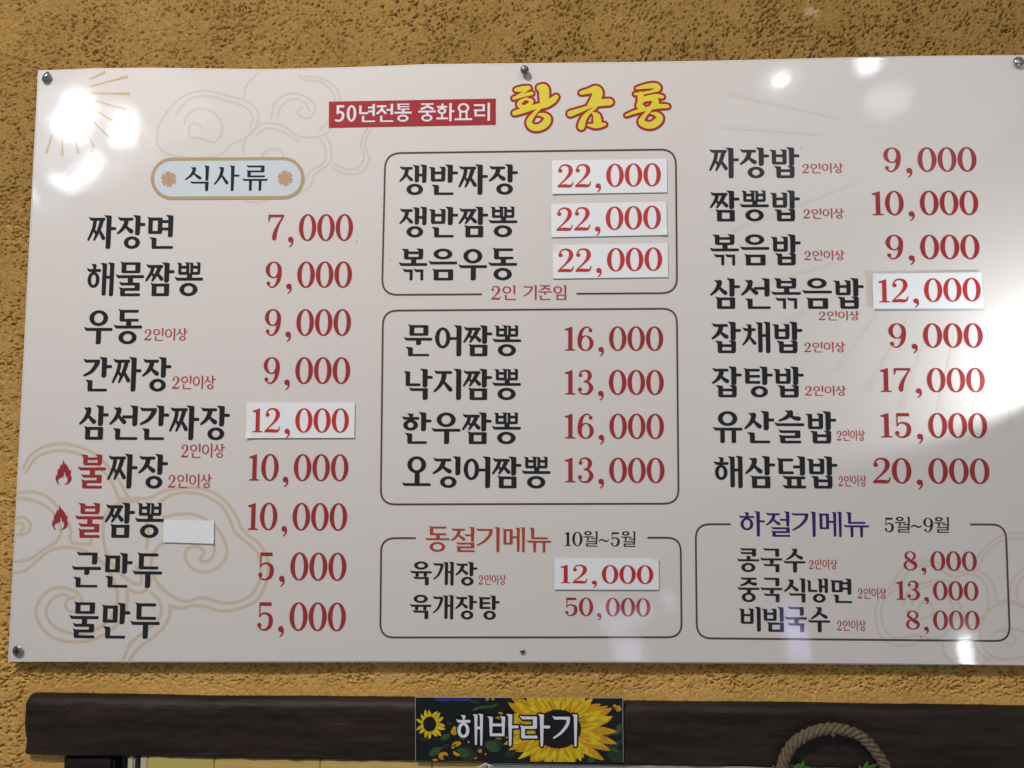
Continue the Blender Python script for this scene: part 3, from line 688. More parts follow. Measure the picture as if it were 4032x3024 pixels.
# pale ornamental clouds and sun rays
def tr(pts, ox, oy, s): return [(ox + x * s, oy + y * s) for x, y in pts]
def art(name, lines, ox, oy, s, w, m, y):
    polys = []
    for ln in lines: polys += px_stroke([(a, b, w) for a, b in tr(ln, ox, oy, s)], True, True, 5, y)
    # keep only what lies on the panel
    lim = P(60, 1500)[0]
    return attach(flat(name, polys, m, board, y))
ll = [[(700, 95), (780, 92), (870, 88), (950, 50), (1080, 28), (1200, 42), (1300, 100), (1370, 190), (1400, 260), (1440, 305), (1500, 350), (1550, 430), (1558, 520), (1530, 620), (1480, 690), (1380, 735), (1280, 745), (1200, 722), (1120, 715), (1050, 730), (985, 715)],
      [(985, 715), (985, 770), (950, 840), (880, 905), (810, 955), (765, 1010), (752, 1036)],
      [(880, 640), (925, 690), (935, 760), (900, 820), (820, 880), (755, 940), (712, 1036)],
      [(930, 112), (1000, 70), (1100, 58), (1200, 80), (1290, 140), (1335, 220), (1365, 290), (1430, 345), (1490, 400), (1512, 470), (1510, 560), (1470, 640), (1400, 685), (1300, 700), (1180, 668), (1080, 690), (1000, 660), (930, 600), (885, 520), (882, 440), (915, 375), (960, 340)],
      [(950, 200), (1050, 182), (1150, 192), (1240, 245), (1300, 330), (1318, 410), (1280, 480), (1200, 520), (1120, 500), (1078, 440), (1085, 390), (1130, 370), (1175, 385), (1185, 410), (1160, 440)],
      [(1240, 330), (1245, 400), (1225, 445), (1190, 460), (1165, 450)],
      [(600, 330), (602, 220), (640, 150), (700, 118), (800, 108)], [(600, 330), (625, 430), (690, 520), (760, 575), (815, 590), (820, 540), (790, 490)],
      [(750, 620), (800, 640), (850, 620), (880, 560)], [(735, 610), (740, 680), (725, 745)], [(850, 230), (862, 300), (850, 380)],
      [(135, -85), (180, -160), (260, -210), (370, -226), (480, -200), (580, -145), (650, -60), (705, 10), (745, 88)],
      [(150, -60), (210, -145), (300, -180), (400, -182), (500, -145), (590, -75), (650, 0), (690, 95)],
      [(102, 58), (200, 55), (290, 95), (365, 180), (408, 260), (415, 345), (525, 358)], [(98, 92), (180, 100), (270, 140), (330, 205), (352, 280), (325, 345), (250, 390), (180, 440), (88, 462)],
      [(84, 522), (150, 510), (230, 440), (300, 390), (400, 376), (500, 400), (590, 460), (645, 540), (680, 640), (672, 730), (630, 800), (560, 850), (450, 880), (350, 855), (290, 810), (268, 745), (300, 680), (360, 650), (415, 668)],
      [(525, 358), (530, 320)], [(480, 700), (450, 640), (360, 610), (280, 630), (222, 700), (210, 770), (250, 850), (330, 910), (450, 925), (560, 905), (650, 850), (720, 780), (735, 700)],
      [(440, 665), (395, 680), (380, 715), (400, 745), (430, 748)], [(92, 205), (140, 202), (175, 240), (160, 290), (95, 305)], [(95, 240), (125, 235), (140, 258), (120, 280)]]
art('cloud_drawing', ll, 0, 1900, .678, 13.0, M['tan'], -.0001)
tl = [[(1420, 270), (1432, 200), (1500, 128)], [(1760, 150), (1830, 152), (1910, 180), (1965, 240), (1975, 310), (1940, 400), (1890, 485), (1740, 500), (1650, 440), (1550, 420), (1480, 450), (1420, 530), (1415, 600)],
      [(1735, 135), (1765, 170), (1840, 175), (1900, 205), (1940, 260), (1945, 320), (1910, 400), (1860, 460)],
      [(1575, 390), (1600, 300), (1680, 248), (1780, 268), (1832, 330), (1800, 388), (1745, 380), (1730, 350), (1760, 330)], [(1610, 390), (1635, 320), (1700, 280), (1770, 300), (1795, 345)],
      [(920, 430), (990, 330), (1080, 255), (1200, 232), (1330, 262), (1440, 295), (1500, 370), (1480, 460), (1400, 520), (1340, 545), (1280, 600), (1150, 622), (980, 600), (912, 540), (920, 430)],
      [(1020, 370), (1100, 280), (1200, 262), (1320, 290), (1420, 325), (1465, 385), (1450, 450)], [(1070, 430), (1090, 370), (1160, 335), (1250, 365), (1292, 450), (1250, 530), (1180, 510), (1110, 500), (1100, 440), (1140, 420), (1175, 450)],
      [(1890, 485), (1925, 560), (1915, 650), (1830, 720), (1800, 790), (1730, 830)], [(1930, 682), (2010, 715), (2100, 705), (2145, 630), (2120, 560), (2130, 500), (2165, 450)], [(1935, 655), (2010, 685), (2085, 675), (2115, 615), (2095, 555), (2110, 490), (2135, 450)],
      [(1520, 610), (1560, 575), (1620, 575), (1650, 615)], [(1740, 530), (1640, 470), (1550, 450), (1490, 490)], [(1855, 505), (1890, 570), (1880, 650), (1800, 700), (1770, 770)], [(1420, 870), (1480, 880), (1560, 868)]]
art('cloud_drawing', tl, 0, 200, .678, 8.5, M['palegold'], -.0001)
rl = [[(270, 770), (300, 680), (400, 600), (520, 570), (640, 582), (740, 640), (850, 660), (980, 650), (1080, 710), (1140, 800), (1165, 920), (1240, 912), (1330, 930), (1480, 1000)],
      [(270, 770), (160, 870), (105, 990), (115, 1130), (160, 1240), (260, 1300), (380, 1312), (470, 1285)],
      [(340, 740), (420, 640), (520, 612), (620, 620), (720, 680), (800, 712), (900, 682), (1000, 710), (1070, 800), (1090, 930), (1050, 1050), (930, 1130)],
      [(330, 780), (200, 890), (155, 1000), (165, 1110), (210, 1200), (290, 1240), (450, 1222), (620, 1250), (720, 1200), (790, 1110), (795, 1010), (745, 900), (728, 820)],
      [(350, 960), (370, 880), (440, 790), (600, 745), (720, 745), (790, 770)], [(430, 960), (430, 880), (500, 810), (600, 775)], [(380, 1010), (440, 1010)], [(480, 1000), (500, 940), (560, 925), (605, 985), (590, 1045), (500, 1080)],
      [(990, 540), (1080, 440), (1200, 350), (1300, 330), (1480, 330)], [(1000, 640), (1060, 520), (1150, 430), (1250, 385), (1480, 372)], [(820, 920), (860, 1000), (900, 1060)],
      [(1010, 1180), (1080, 1020), (1200, 945), (1330, 950), (1480, 1030)], [(1270, 860), (1300, 740), (1400, 640), (1480, 600)], [(1340, 900), (1335, 800), (1400, 700), (1480, 650)],
      [(690, 1290), (715, 1390), (780, 1455)], [(760, 1295), (790, 1380), (850, 1455)], [(950, 1230), (1000, 1360), (1100, 1440)], [(1020, 1200), (1030, 1290), (1100, 1390), (1250, 1432), (1400, 1400), (1480, 1350)], [(1210, 1190), (1290, 1205), (1320, 1260), (1290, 1305), (1250, 1290)], [(1140, 1200), (1250, 1160), (1370, 1180), (1480, 1260)]]
art('cloud_drawing', rl, 3400, 1950, .452, 9.0, M['palegold'], -.0001)
rays = []
for x0, y0, x1, y1 in ((700, 250, 1115, 140), (720, 322, 1135, 330), (760, 405, 1100, 503), (745, 500, 975, 640), (705, 600, 905, 800), (640, 700, 745, 912), (540, 790, 575, 980), (405, 815, 400, 1000), (290, 770, 225, 975), (700, 170, 870, 90)):
    (a, b), (c, d) = tr([(x0, y0), (x1, y1)], 100, 250, .3617); rays += px_stroke([(a, b, 1.0), ((a + c) / 2, (b + d) / 2, 4.5), (c, d, 12.5)], False, False, y=-.0002)
attach(flat('sun_ray_drawing', rays, M['ray'], board, -.0002))
rays = []
for x0, y0, x1, y1 in ((1250, 60, 975, 440), (1450, 90, 1185, 565), (1580, 180, 1410, 668), (1755, 200, 1660, 690), (1900, 280, 1895, 700), (2105, 560, 2128, 800), (1000, -60, 640, 110), (990, -280, 300, -80)):
    (a, b), (c, d) = tr([(x0, y0), (x1, y1)], 2700, 1200, .6022); rays += px_stroke([(a, b, 3.0), ((a + c) / 2, (b + d) / 2, 13), (c, d, 25)], False, False, y=-.0002)
for x0, y0, x1, y1 in ((900, 400, 250, 250), (800, 500, 220, 450), (1030, 780, 280, 1065)):
    (a, b), (c, d) = tr([(x0, y0), (x1, y1)], 2700, 200, .663); rays += px_stroke([(a, b, 2.0), ((a + c) / 2, (b + d) / 2, 9), (c, d, 19)], False, False, y=-.0002)
attach(flat('sun_ray_drawing', rays, M['paleray'], board, -.0002))
# specks and small marks on the film
for x, y, r in ((1404, 951, 2.5), (1537, 1022, 2), (3626, 2505, 2.5), (3155, 582, 2), (3141, 1627, 2), (362, 595, 2.5), (2330, 640, 1.5)): attach(flat('speck', [px_poly(disc(x, y, r, 7), -.0004)], M['line'], board, -.00045))

# screws
def lathe(prof, n=24):
    vs, fs = [], []
    for r, y in prof:
        for i in range(n): a = 2 * math.pi * i / n; vs.append((r * math.cos(a), y, r * math.sin(a)))
    for k in range(len(prof) - 1):
        for i in range(n): j = (i + 1) % n; fs.append((k * n + i, k * n + j, (k + 1) * n + j, (k + 1) * n + i))
    fs.append(tuple(range((len(prof) - 1) * n, len(prof) * n))); fs.append(tuple(reversed(range(n))))
    return vs, fs
def screw(px, py, r, out, m, tilt=(0, 0), slot=True):
    prof = [(r * .55, .004), (r * .55, -out * .55), (r * 1.0, -out * .55), (r * 1.0, -out * .72), (r * .86, -out * .93), (r * .55, -out * 1.03), (r * .35, -out * 1.05)]
    vs, fs = lathe(prof); o = mesh_obj('screw', vs, fs, m, board, True)
    o.data.set_sharp_from_angle(angle=math.radians(40))
    e = Matrix.Translation(P3(px, py)) @ Matrix.Rotation(tilt[0], 4, 'X') @ Matrix.Rotation(tilt[1], 4, 'Z')
    o.matrix_parent_inverse = Matrix.Translation(-Vector(board.location)); o.matrix_basis = e
    if slot:
        w = r * .62; t = r * .16; y = -out * 1.05 - .0001; vs = []; fs = []
        for a, b in ((w, t), (t, w)):
            k = len(vs); yy = y - .00006 * (k > 0); vs += [(-a, yy, -b), (a, yy, -b), (a, yy, b), (-a, yy, b)]; fs.append((k, k + 1, k + 2, k + 3))
        mesh_obj('screw_slot', vs, fs, M['recess'], o)
    return o
screw(193, 310, 23 * MPP, .0065, M['steel'], (math.radians(-28), math.radians(-38)))
screw(2066, 283, 17 * MPP, .0110, M['darksteel'], (math.radians(8), 0), False)
screw(4004, 250, 20 * MPP, .0060, M['steel'], (math.radians(-12), 0), False)
screw(76, 2561, 22 * MPP, .0042, M['steel'], (math.radians(4), math.radians(-8)))
screw(2058, 2563, 10 * MPP, .0030, M['steel'])
screw(4108, 2575, 20 * MPP, .0050, M['steel'])

# ------------------------------------------------------------------ paper slips stuck over old prices
SG = 'white price stickers on the menu board'
from collections import defaultdict
CURL = defaultdict(lambda: [random.choice((0, 0, .0006, .0014)) for _ in range(4)])
def sticker(quad, text, box, label, lift, group=SG, grow=(0, 0, 0, 0)):
    c = P3(sum(q[0] for q in quad) / 4, sum(q[1] for q in quad) / 4)
    o = empty('price_sticker' if text else 'blank_sticker', label, 'sticker', c, group if text else None)
    inv = Matrix.Translation(-Vector(c)); pts = [P(x, y, -lift) for x, y in quad]
    nx, ny = 14, 5; vs, fs = [], []
    th = .0004
    for side in (0, 1):
        for j in range(ny + 1):
            for i in range(nx + 1):
                s, t = i / nx, j / ny
                u = (pts[0][0] * (1 - s) + pts[1][0] * s) * (1 - t) + (pts[3][0] * (1 - s) + pts[2][0] * s) * t
                v = (pts[0][1] * (1 - s) + pts[1][1] * s) * (1 - t) + (pts[3][1] * (1 - s) + pts[2][1] * s) * t
                cu = CURL[(text, quad[0][0])][(i > 0) + 2 * (j > 0)] if (i in (0, nx) and j in (0, ny)) else 0.0
                vs.append((u, -lift + (th if side else 0) - cu, v))
    K = (nx + 1) * (ny + 1)
    for j in range(ny):
        for i in range(nx):
            a = j * (nx + 1) + i; b = a + 1; c_ = a + nx + 2; d = a + nx + 1
            fs.append((a, d, c_, b)); fs.append((a + K, b + K, c_ + K, d + K))
    rim = [i for i in range(nx + 1)] + [j * (nx + 1) + nx for j in range(1, ny + 1)] + [ny * (nx + 1) + i for i in range(nx - 1, -1, -1)] + [j * (nx + 1) for j in range(ny - 1, 0, -1)]
    for k, a in enumerate(rim): b = rim[(k + 1) % len(rim)]; fs.append((a, b, b + K, a + K))
    p = mesh_obj('paper', vs, fs, M['slip'], o); p.matrix_parent_inverse = inv
    # foam tape that holds it off the film
    q = [P(quad[0][0] + 14, quad[0][1] + 14), P(quad[1][0] - 14, quad[1][1] + 14), P(quad[2][0] - 14, quad[2][1] - 14), P(quad[3][0] + 14, quad[3][1] - 14)]
    tp = slab('adhesive_pad', q[::-1], -lift + th + .0001, -.0011, M['slip'], o); tp.matrix_parent_inverse = inv
    if text:
        sl = (pts[1][1] - pts[0][1]) / (pts[1][0] - pts[0][0])
        w = word('price', text, BOLD, M['slipred'], o, *box, y=-lift - .0003, digits=True, slope=sl); w.matrix_parent_inverse = inv
    return o
sticker([(971, 1584), (1397, 1585), (1395, 1724), (968, 1725)], '12,000', (991, 1373, 1608, 1702), 'white sticker reading 12,000 in the left column, just above the first 10,000', .0022)
sticker([(2173, 632), (2625, 625), (2627, 757), (2174, 764)], '22,000', (2195, 2603, 649, 738), 'topmost of the three white 22,000 stickers in the upper middle box', .0018)
sticker([(2170, 803), (2624, 793), (2627, 925), (2171, 934)], '22,000', (2191, 2603, 819, 909), 'middle one of the three white 22,000 stickers in the upper middle box', .0018)
sticker([(2176, 964), (2629, 957), (2631, 1091), (2177, 1097)], '22,000', (2196, 2608, 981, 1071), 'lowest of the three white 22,000 stickers in the upper middle box', .0018)
sticker([(3436, 1078), (3866, 1072), (3874, 1214), (3439, 1216)], '12,000', (3460, 3864, 1100, 1191), 'white sticker reading 12,000 in the right column, half lost in the bright glare', .0030)
sticker([(2183, 2196), (2594, 2199), (2594, 2322), (2182, 2321)], '12,000', (2206, 2573, 2224, 2296), 'white sticker reading 12,000 inside the winter menu box above 50,000', .0024)
sticker([(645, 2048), (843, 2050), (841, 2141), (643, 2135)], '', None, 'small blank white sticker at the lower left, covering the note after the second flame dish', .0022)

# ------------------------------------------------------------------ plastic plugs left in the wall under the board
for px, py, lab in ((525, 2623, 'small old wall plug under the board near its left corner'), (2303, 2626, 'small old wall plug under the board, above the sunflower sign')):
    r = 8.5 * MPP; vs, fs = lathe([(r, .004), (r, -.0012), (r * .8, -.0016), (r * .5, -.0014), (r * .42, .003)], 16); fs = fs[:-2]
    o = mesh_obj('wall_plug', vs, fs, M['plug'], None, True, label=lab, category='wall plug'); o.location = P3(px, py, WALL_Y)
    mesh_obj('hole', [(r * .5 * math.cos(a), .0015, r * .5 * math.sin(a)) for a in [2 * math.pi * i / 12 for i in range(12)]], [tuple(range(12))], M['recess'], o)

# ------------------------------------------------------------------ the wooden beam
BF = WALL_Y - .013
def build_beam():
    uL = P(95, 2870, BF)[0]; uR = P(4300, 2870, BF)[0]; zt = P(2016, 2766, BF)[1]; zb = P(2016, 3004, BF)[1]
    n = 330; prof = []          # section from the wall over the rounded top edge and down the front
    H = zt - zb
    for k in range(4): prof.append((WALL_Y + .008 - (WALL_Y + .008 - BF - .012) * k / 4, zt + .0010 * (1 - k / 4)))
    for k in range(6): a = math.pi / 2 * k / 5; prof.append((BF + .012 - .012 * math.sin(a), zt - .012 + .012 * math.cos(a)))
    for k in range(1, 18): prof.append((BF, zt - .012 - (H - .0155) * k / 17))
    for k in range(1, 5): a = math.pi / 2 * k / 4; prof.append((BF + .0035 - .0035 * math.cos(a), zb + .0035 - .0035 * math.sin(a)))
    prof.append((WALL_Y + .03, zb))
    m = len(prof); g = fft_noise(m * 3, n, .004, .05, .03, 21)[:m]; g2 = fft_noise(m * 3, n, .004, .014, .008, 22)[:m]; g3 = fft_noise(4, n, .004, .12, .01, 23)[0]
    vs, fs = [], []
    for i in range(n):
        u = uL + (uR - uL) * i / (n - 1)
        for k, (y, z) in enumerate(prof):
            d = max(0, 1 - (u - uL) / .004); ins = .0018 * d * d
            amp = 1 if k > 2 else .3
            vs.append((u + (g[k, i] * .0004 if i == 0 else 0), y + (g[k, i] * .0007 + g2[k, i] * .00035) * amp + ins, z + g3[i] * .0003 * (1 if k < 12 else .2) + g2[k, i] * .00015 - ins * (.8 if k < 10 else -.5 if k > m - 6 else 0)))
    for i in range(n - 1):
        for k in range(m - 1): a = i * m + k; fs.append((a, a + 1, a + m + 1, a + m))
    for i, rev in ((0, False), (n - 1, True)):
        b = i * m; f = tuple(range(b, b + m)); fs.append(f[::-1] if rev else f)
    o = mesh_obj('timber', vs, fs, M['beam'], None, True)
    return o, (uL, zt, zb)
bm_o, (bL, bzt, bzb) = build_beam()
beam = empty('wooden_beam', 'long dark rough-hewn wooden beam set in the ochre wall below the menu board', 'beam', (bL, BF, bzb))
bm_o.parent = beam; bm_o.matrix_parent_inverse = Matrix.Translation(-Vector(beam.location))
# knots and dents cut by the adze
kn = []
for px, py, r in ((262, 2795, 9), (600, 2797, 6), (800, 2796, 8), (320, 2788, 5), (1290, 2876, 6), (560, 2800, 4), (330, 2857, 5)):
    u, v = P(px, py, BF - .001); vs, fs = lathe([(r * MPP * 1.2, -.0006), (r * MPP * .9, -.0014), (r * MPP * .5, -.0010), (r * MPP * .2, .0008)], 10)
    b = len(kn); kn.append((u, v, vs, fs))
for u, v, vs, fs in kn:
    o = mesh_obj('knot', [(a * 1.6, b, c * .7) for a, b, c in vs], fs[:-1], M['beam'], beam, True); o.matrix_parent_inverse = Matrix.Translation(-Vector(beam.location)); o.location = (u, BF, v)
def box(name, x0, x1, y0, y1, z0, z1, m, parent=None, bev=0.0, **props):
    import bmesh
    b = bmesh.new(); bmesh.ops.create_cube(b, size=1.0)
    for v in b.verts: v.co = Vector(((x0 + x1) / 2 + v.co.x * (x1 - x0), (y0 + y1) / 2 + v.co.y * (y1 - y0), (z0 + z1) / 2 + v.co.z * (z1 - z0)))
    if bev: bmesh.ops.bevel(b, geom=list(b.edges), offset=bev, segments=2, affect='EDGES')
    me = bpy.data.meshes.new(name); b.to_mesh(me); b.free(); me.materials.append(m)
    o = bpy.data.objects.new(name, me); COL.objects.link(o)
    if parent is not None: o.parent = parent
    for k, v in props.items(): o[k] = v
    return o
# post under the beam and the bright opening beyond it
x0 = P(222, 3010, WALL_Y - .02)[0]; x1 = P(426, 3010, WALL_Y - .02)[0]; zlow = bzb - .11
po = box('wooden_post', x0, x1, WALL_Y - .008, WALL_Y + .05, zlow, bzb - .0005, M['post'], bev=.004, label='dark wooden post under the left end of the beam, at the bottom edge', category='post')
olive = mat('olive_painted_wood', (0.55, 0.46, 0.13), 0.5); yel_m = wood_mat('yellow_board_wood', (0.50, 0.34, 0.10), (0.66, 0.48, 0.17), 1.0, 0.6)
grey = mat('grey_trim', (0.085, 0.075, 0.055), 0.6); dk = mat('dark_gap', (0.01, 0.01, 0.01), 0.8); cream = mat('cream_trim', (0.55, 0.50, 0.34), 0.5)
WB = WALL_Y + .05
def strip(name, px0, px1, y0, m, dep, label, cat, ztop=None, **kw):
    a, b = P(px0, 3010, y0)[0], P(px1, 3010, y0)[0]
    return box(name, a, b, y0, y0 + dep, zlow, (bzb - .001 if ztop is None else ztop), m, label=label, category=cat, **kw)
jam = strip('door_frame', 428, 500, WALL_Y + .012, grey, .05, 'narrow grey door frame strip right of the dark post', 'door frame', bev=.002)
strip('frame_moulding', 500, 528, BF + .004, cream, .05, 'thin cream moulding beside the grey door frame', 'moulding', bev=.002)
strip('dark_rail', 530, 548, BF + .001, dk, .05, 'thin black upright rail next to the cream moulding', 'rail', bev=.001)
cab = empty('cabinet_front', 'olive yellow wooden panelling under the beam, left of the sunflower sign', 'panelling', (P(860, 3010, WALL_Y)[0], WALL_Y, zlow))
def kid(o, par): o.parent = par; o.matrix_parent_inverse = Matrix.Translation(-Vector(par.location)); return o
for a, b, mm in ((550, 580, cream), (581, 842, olive), (844, 1260, yel_m), (1262, 1700, yel_m), (1702, 1905, yel_m)):
    u0, u1 = P(a, 3010, BF + .003)[0], P(b, 3010, BF + .003)[0]
    kid(box('panel', u0, u1, BF + .003, BF + .018, zlow, bzb - .0008, mm, bev=.0012), cab)
whm = mat('whiteboard_face', (0.80, 0.82, 0.78), 0.4); alu = mat('aluminium_trim', (0.45, 0.45, 0.42), 0.45, 0.3)
wb = empty('white_panel', 'white framed panel whose top edge shows beneath the beam, right of the twine', 'white panel', (P(2500, 3010, 0)[0], 0, zlow))
WF = BF - .008; u0, u1 = P(1925, 3010, WF + .012)[0], P(3700, 3010, WF + .012)[0]
kid(box('sheet', u0 + .004, u1 - .004, WF + .014, WF + .024, zlow, bzb - .0065, whm), wb)
kid(box('top_trim', u0, u1, WF + .010, WF + .026, bzb - .0062, bzb - .0018, alu, bev=.0012), wb)
kid(box('side_trim', u0, u0 + .0038, WF + .010, WF + .026, zlow, bzb - .0064, alu, bev=.001), wb)
strip('yellow_plank', 3705, 3942, BF + .004, yel_m, .02, 'short yellow plank under the beam at the lower right corner', 'plank')
strip('dark_plank', 3946, 4200, WALL_Y + .012, M['post'], .02, 'dark plank under the beam at the extreme right corner', 'plank')
# wall behind the opening
mesh_obj('recess_wall', [(P(300, 3010, .09)[0], .09, zlow - .1), (P(4500, 3010, .09)[0], .09, zlow - .1), (P(4500, 3010, .09)[0], .09, bzb + .05), (P(300, 3010, .09)[0], .09, bzb + .05)], [(0, 1, 2, 3)], M['wall'], None, kind='structure')

# twine knot
tw = empty('twine_knot', 'frayed white twine knot tied under the left lower part of the sunflower sign', 'twine', P3(1905, 3015, BF - .006))
def tube(path, r, n=8, closed=False):
    vs, fs = [], []; k = len(path); up = Vector((0.3, 1, 0.2)).normalized()
    for i, p in enumerate(path):
        p = Vector(p); a = Vector(path[max(i - 1, 0)]); b = Vector(path[min(i + 1, k - 1)]); t = (b - a).normalized()
        x = t.cross(up).normalized(); y = t.cross(x).normalized(); rr = r[i] if isinstance(r, (list, tuple)) else r
        for j in range(n): an = 2 * math.pi * j / n; vs.append(p + x * (rr * math.cos(an)) + y * (rr * math.sin(an)))
    for i in range(k - 1):
        for j in range(n): q = (j + 1) % n; fs.append((i * n + j, i * n + q, (i + 1) * n + q, (i + 1) * n + j))
    fs.append(tuple(range(n))[::-1]); fs.append(tuple(range((k - 1) * n, k * n)))
    return vs, fs
for k in range(7):
    a = P3(1903 + k * 3, 3004 + abs(k - 3) * 2, BF - .009); b = P3(1880 + k * 11, 3034 + (k % 3) * 5, BF - .005 - .002 * (k % 2)); c = (a + b) / 2 + Vector(((k - 3) * .0012, -.002, .001))
    vs, fs = tube([tuple(x) for x in (a, (a + c) / 2 + Vector((.0006 * (-1) ** k, 0, 0)), c, (b + c) / 2, b)], .00075, 6); kid(mesh_obj('strand', vs, fs, M['twine'], None, True), tw)

# ------------------------------------------------------------------ sunflower sign on the beam
SY = BF - .0045
sign = empty('sunflower_sign', 'small glossy sign with white Korean lettering over a sunflower picture, fixed on the dark beam', 'sign', P3(2044, 2872, SY))
def satt(o): o.parent = sign; o.matrix_parent_inverse = Matrix.Translation(-Vector(sign.location)); return o
def sm(name, c, rough=.35, lo=.72, hi=1.18):
    m = mat(name, c, rough, 0, .25, .10, .3); b = m.node_tree.nodes['Principled BSDF']; tc = N(m, 'ShaderNodeTexCoord')
    n = N(m, 'ShaderNodeTexNoise', Scale=170.0, Detail=4.0, Roughness=.6); L(m, tc.outputs['Object'], n.inputs['Vector'])
    r = N(m, 'ShaderNodeMapRange'); r.inputs['From Min'].default_value = .3; r.inputs['From Max'].default_value = .7; r.inputs['To Min'].default_value = lo; r.inputs['To Max'].default_value = hi
    L(m, n.outputs[0], r.inputs['Value']); x = N(m, 'ShaderNodeVectorMath', operation='SCALE'); x.inputs[0].default_value = c; L(m, r.outputs[0], x.inputs['Scale']); L(m, x.outputs[0], b.inputs['Base Color'])
    return m
SB = sm('sign_dark_print', (0.006, 0.009, 0.010)); SE = sm('sign_edge', (0.36, 0.38, 0.38)); SBL = sm('sign_blue_print', (0.02, 0.04, 0.20))
G1, G2 = sm('leaf_green_print', (0.035, 0.085, 0.028)), sm('leaf_dark_print', (0.018, 0.040, 0.020))
Y1, Y2, Y3 = sm('petal_yellow_print', (0.72, 0.52, 0.012)), sm('petal_gold_print', (0.60, 0.31, 0.010)), sm('petal_orange_print', (0.40, 0.13, 0.006))
DKB = sm('seed_disc_print', (0.010, 0.006, 0.006)); WH = sm('sign_white_print', (0.74, 0.77, 0.86), .35, .96, 1.03); DKR = sm('seed_ring_print', (0.030, 0.012, 0.008))
sq = [(1634, 2746), (2453, 2749), (2455, 3002), (1635, 2996)]
satt(slab('plate', [P(x, y, SY) for x, y in sq][::-1], SY, SY + .003, SE, None))
ins = [(1636.5, 2746.6), (2450.5, 2749.6), (2452.5, 3001.4), (1637.5, 2995.4)]
satt(flat('picture', [px_poly(ins, SY - .0003)], SB, None, SY - .0003))
SX = lambda x, y: (1620 + x * .3888, 2700 + y * .3888)
def clip_poly(p):   # keep the print inside the sign (a,b in photo pixels)
    def side(poly, a, b):
        out = []
        for i in range(len(poly)):
            P1, P2 = poly[i], poly[(i + 1) % len(poly)]
            s1 = (b[0] - a[0]) * (P1[1] - a[1]) - (b[1] - a[1]) * (P1[0] - a[0]); s2 = (b[0] - a[0]) * (P2[1] - a[1]) - (b[1] - a[1]) * (P2[0] - a[0])
            if s1 >= 0: out.append(P1)
            if s1 * s2 < 0: t = s1 / (s1 - s2); out.append((P1[0] + (P2[0] - P1[0]) * t, P1[1] + (P2[1] - P1[1]) * t))
        return out
    for i in range(4):
        if len(p) < 3: return []
        p = side(p, ins[i], ins[(i + 1) % 4])
    return p
def spoly(plist, y):
    out = []
    for p in plist:
        q = clip_poly([SX(*a) for a in p])
        if len(q) > 2: out.append(px_poly(q, y))
    return out
def blob(cx, cy, rx, ry, rot, rough=.15, n=14):
    c, s = math.cos(rot), math.sin(rot); out = []
    for i in range(n):
        a = 2 * math.pi * i / n; k = 1 + random.uniform(-rough, rough); x, y = rx * k * math.cos(a), ry * k * math.sin(a); out.append((cx + c * x - s * y, cy + s * x + c * y))
    return out
def leaf2(cx, cy, l, w, rot):
    c, s = math.cos(rot), math.sin(rot); return [(cx + c * x - s * y, cy + s * x + c * y) for x, y in ((-l, 0), (-l * .5, -w * .8), (0, -w), (l * .5, -w * .6), (l, 0), (l * .5, w * .7), (0, w), (-l * .5, w * .7))]
satt(flat('sky_patch', spoly([[(230, 120), (600, 120), (590, 150), (540, 160), (430, 150), (330, 160), (250, 150)], blob(760, 150, 20, 14, 0)], SY - .0005), SBL, None, SY - .0005))
satt(flat('dark_leaves', spoly([leaf2(x, y, l, w, r) for x, y, l, w, r in ((640, 160, 60, 20, .1), (130, 540, 60, 18, -.2), (560, 690, 130, 70, .3), (2050, 610, 120, 40, -.6), (2080, 720, 110, 70, .3), (860, 600, 60, 90, .5), (700, 640, 60, 30, -.7), (2090, 470, 90, 30, -.3), (380, 380, 30, 24, 0), (330, 620, 90, 16, -.5), (1000, 690, 60, 40, 0))], SY - .0006), G2, None, SY - .0006))
satt(flat('leaves', spoly([leaf2(x, y, l, w, r) for x, y, l, w, r in ((740, 215, 130, 16, -.12), (650, 240, 50, 12, -.3), (830, 205, 60, 14, -.5), (345, 520, 60, 34, -.5), (240, 665, 80, 40, -.6), (820, 615, 90, 60, .5), (520, 680, 90, 45, .2), (1830, 740, 55, 36, -1.0), (2000, 620, 60, 10, 1.1), (2020, 600, 70, 12, -.8), (2060, 650, 60, 16, .2), (2110, 430, 40, 50, .4), (1990, 500, 70, 10, -.3), (2080, 480, 50, 16, -.5))], SY - .0007), G1, None, SY - .0007))
cx, cy = 1480, 430
def petal(ang, r0, r1, w, bend=0.0, sx=1.0, sy=.78, cx=cx, cy=cy):
    out = []
    prof = ((0, .5), (.25, .85), (.5, 1.0), (.72, .85), (.9, .42), (1, .02))
    A = ang; pts = []
    for t, k in prof: pts.append((t, k * w))
    for t, k in reversed(prof): pts.append((t, -k * w))
    for t, k in pts:
        r = r0 + (r1 - r0) * t; a = A + bend * t * t; out.append((cx + sx * (r * math.cos(a) - k * math.sin(a)), cy + sy * (r * math.sin(a) + k * math.cos(a))))
    return out
lay = {0: [], 1: [], 2: [], 3: []}
nP = 30
for k in range(nP):
    a = 2 * math.pi * k / nP + random.uniform(-.05, .05); R1 = 560 * (1 + random.uniform(-.10, .12))
    R1 *= (1.08 if abs(math.cos(a)) > .7 else .92)
    lay[0].append((petal(a + .10, 150, R1 * .98, 58, random.uniform(-.1, .1)), 1))
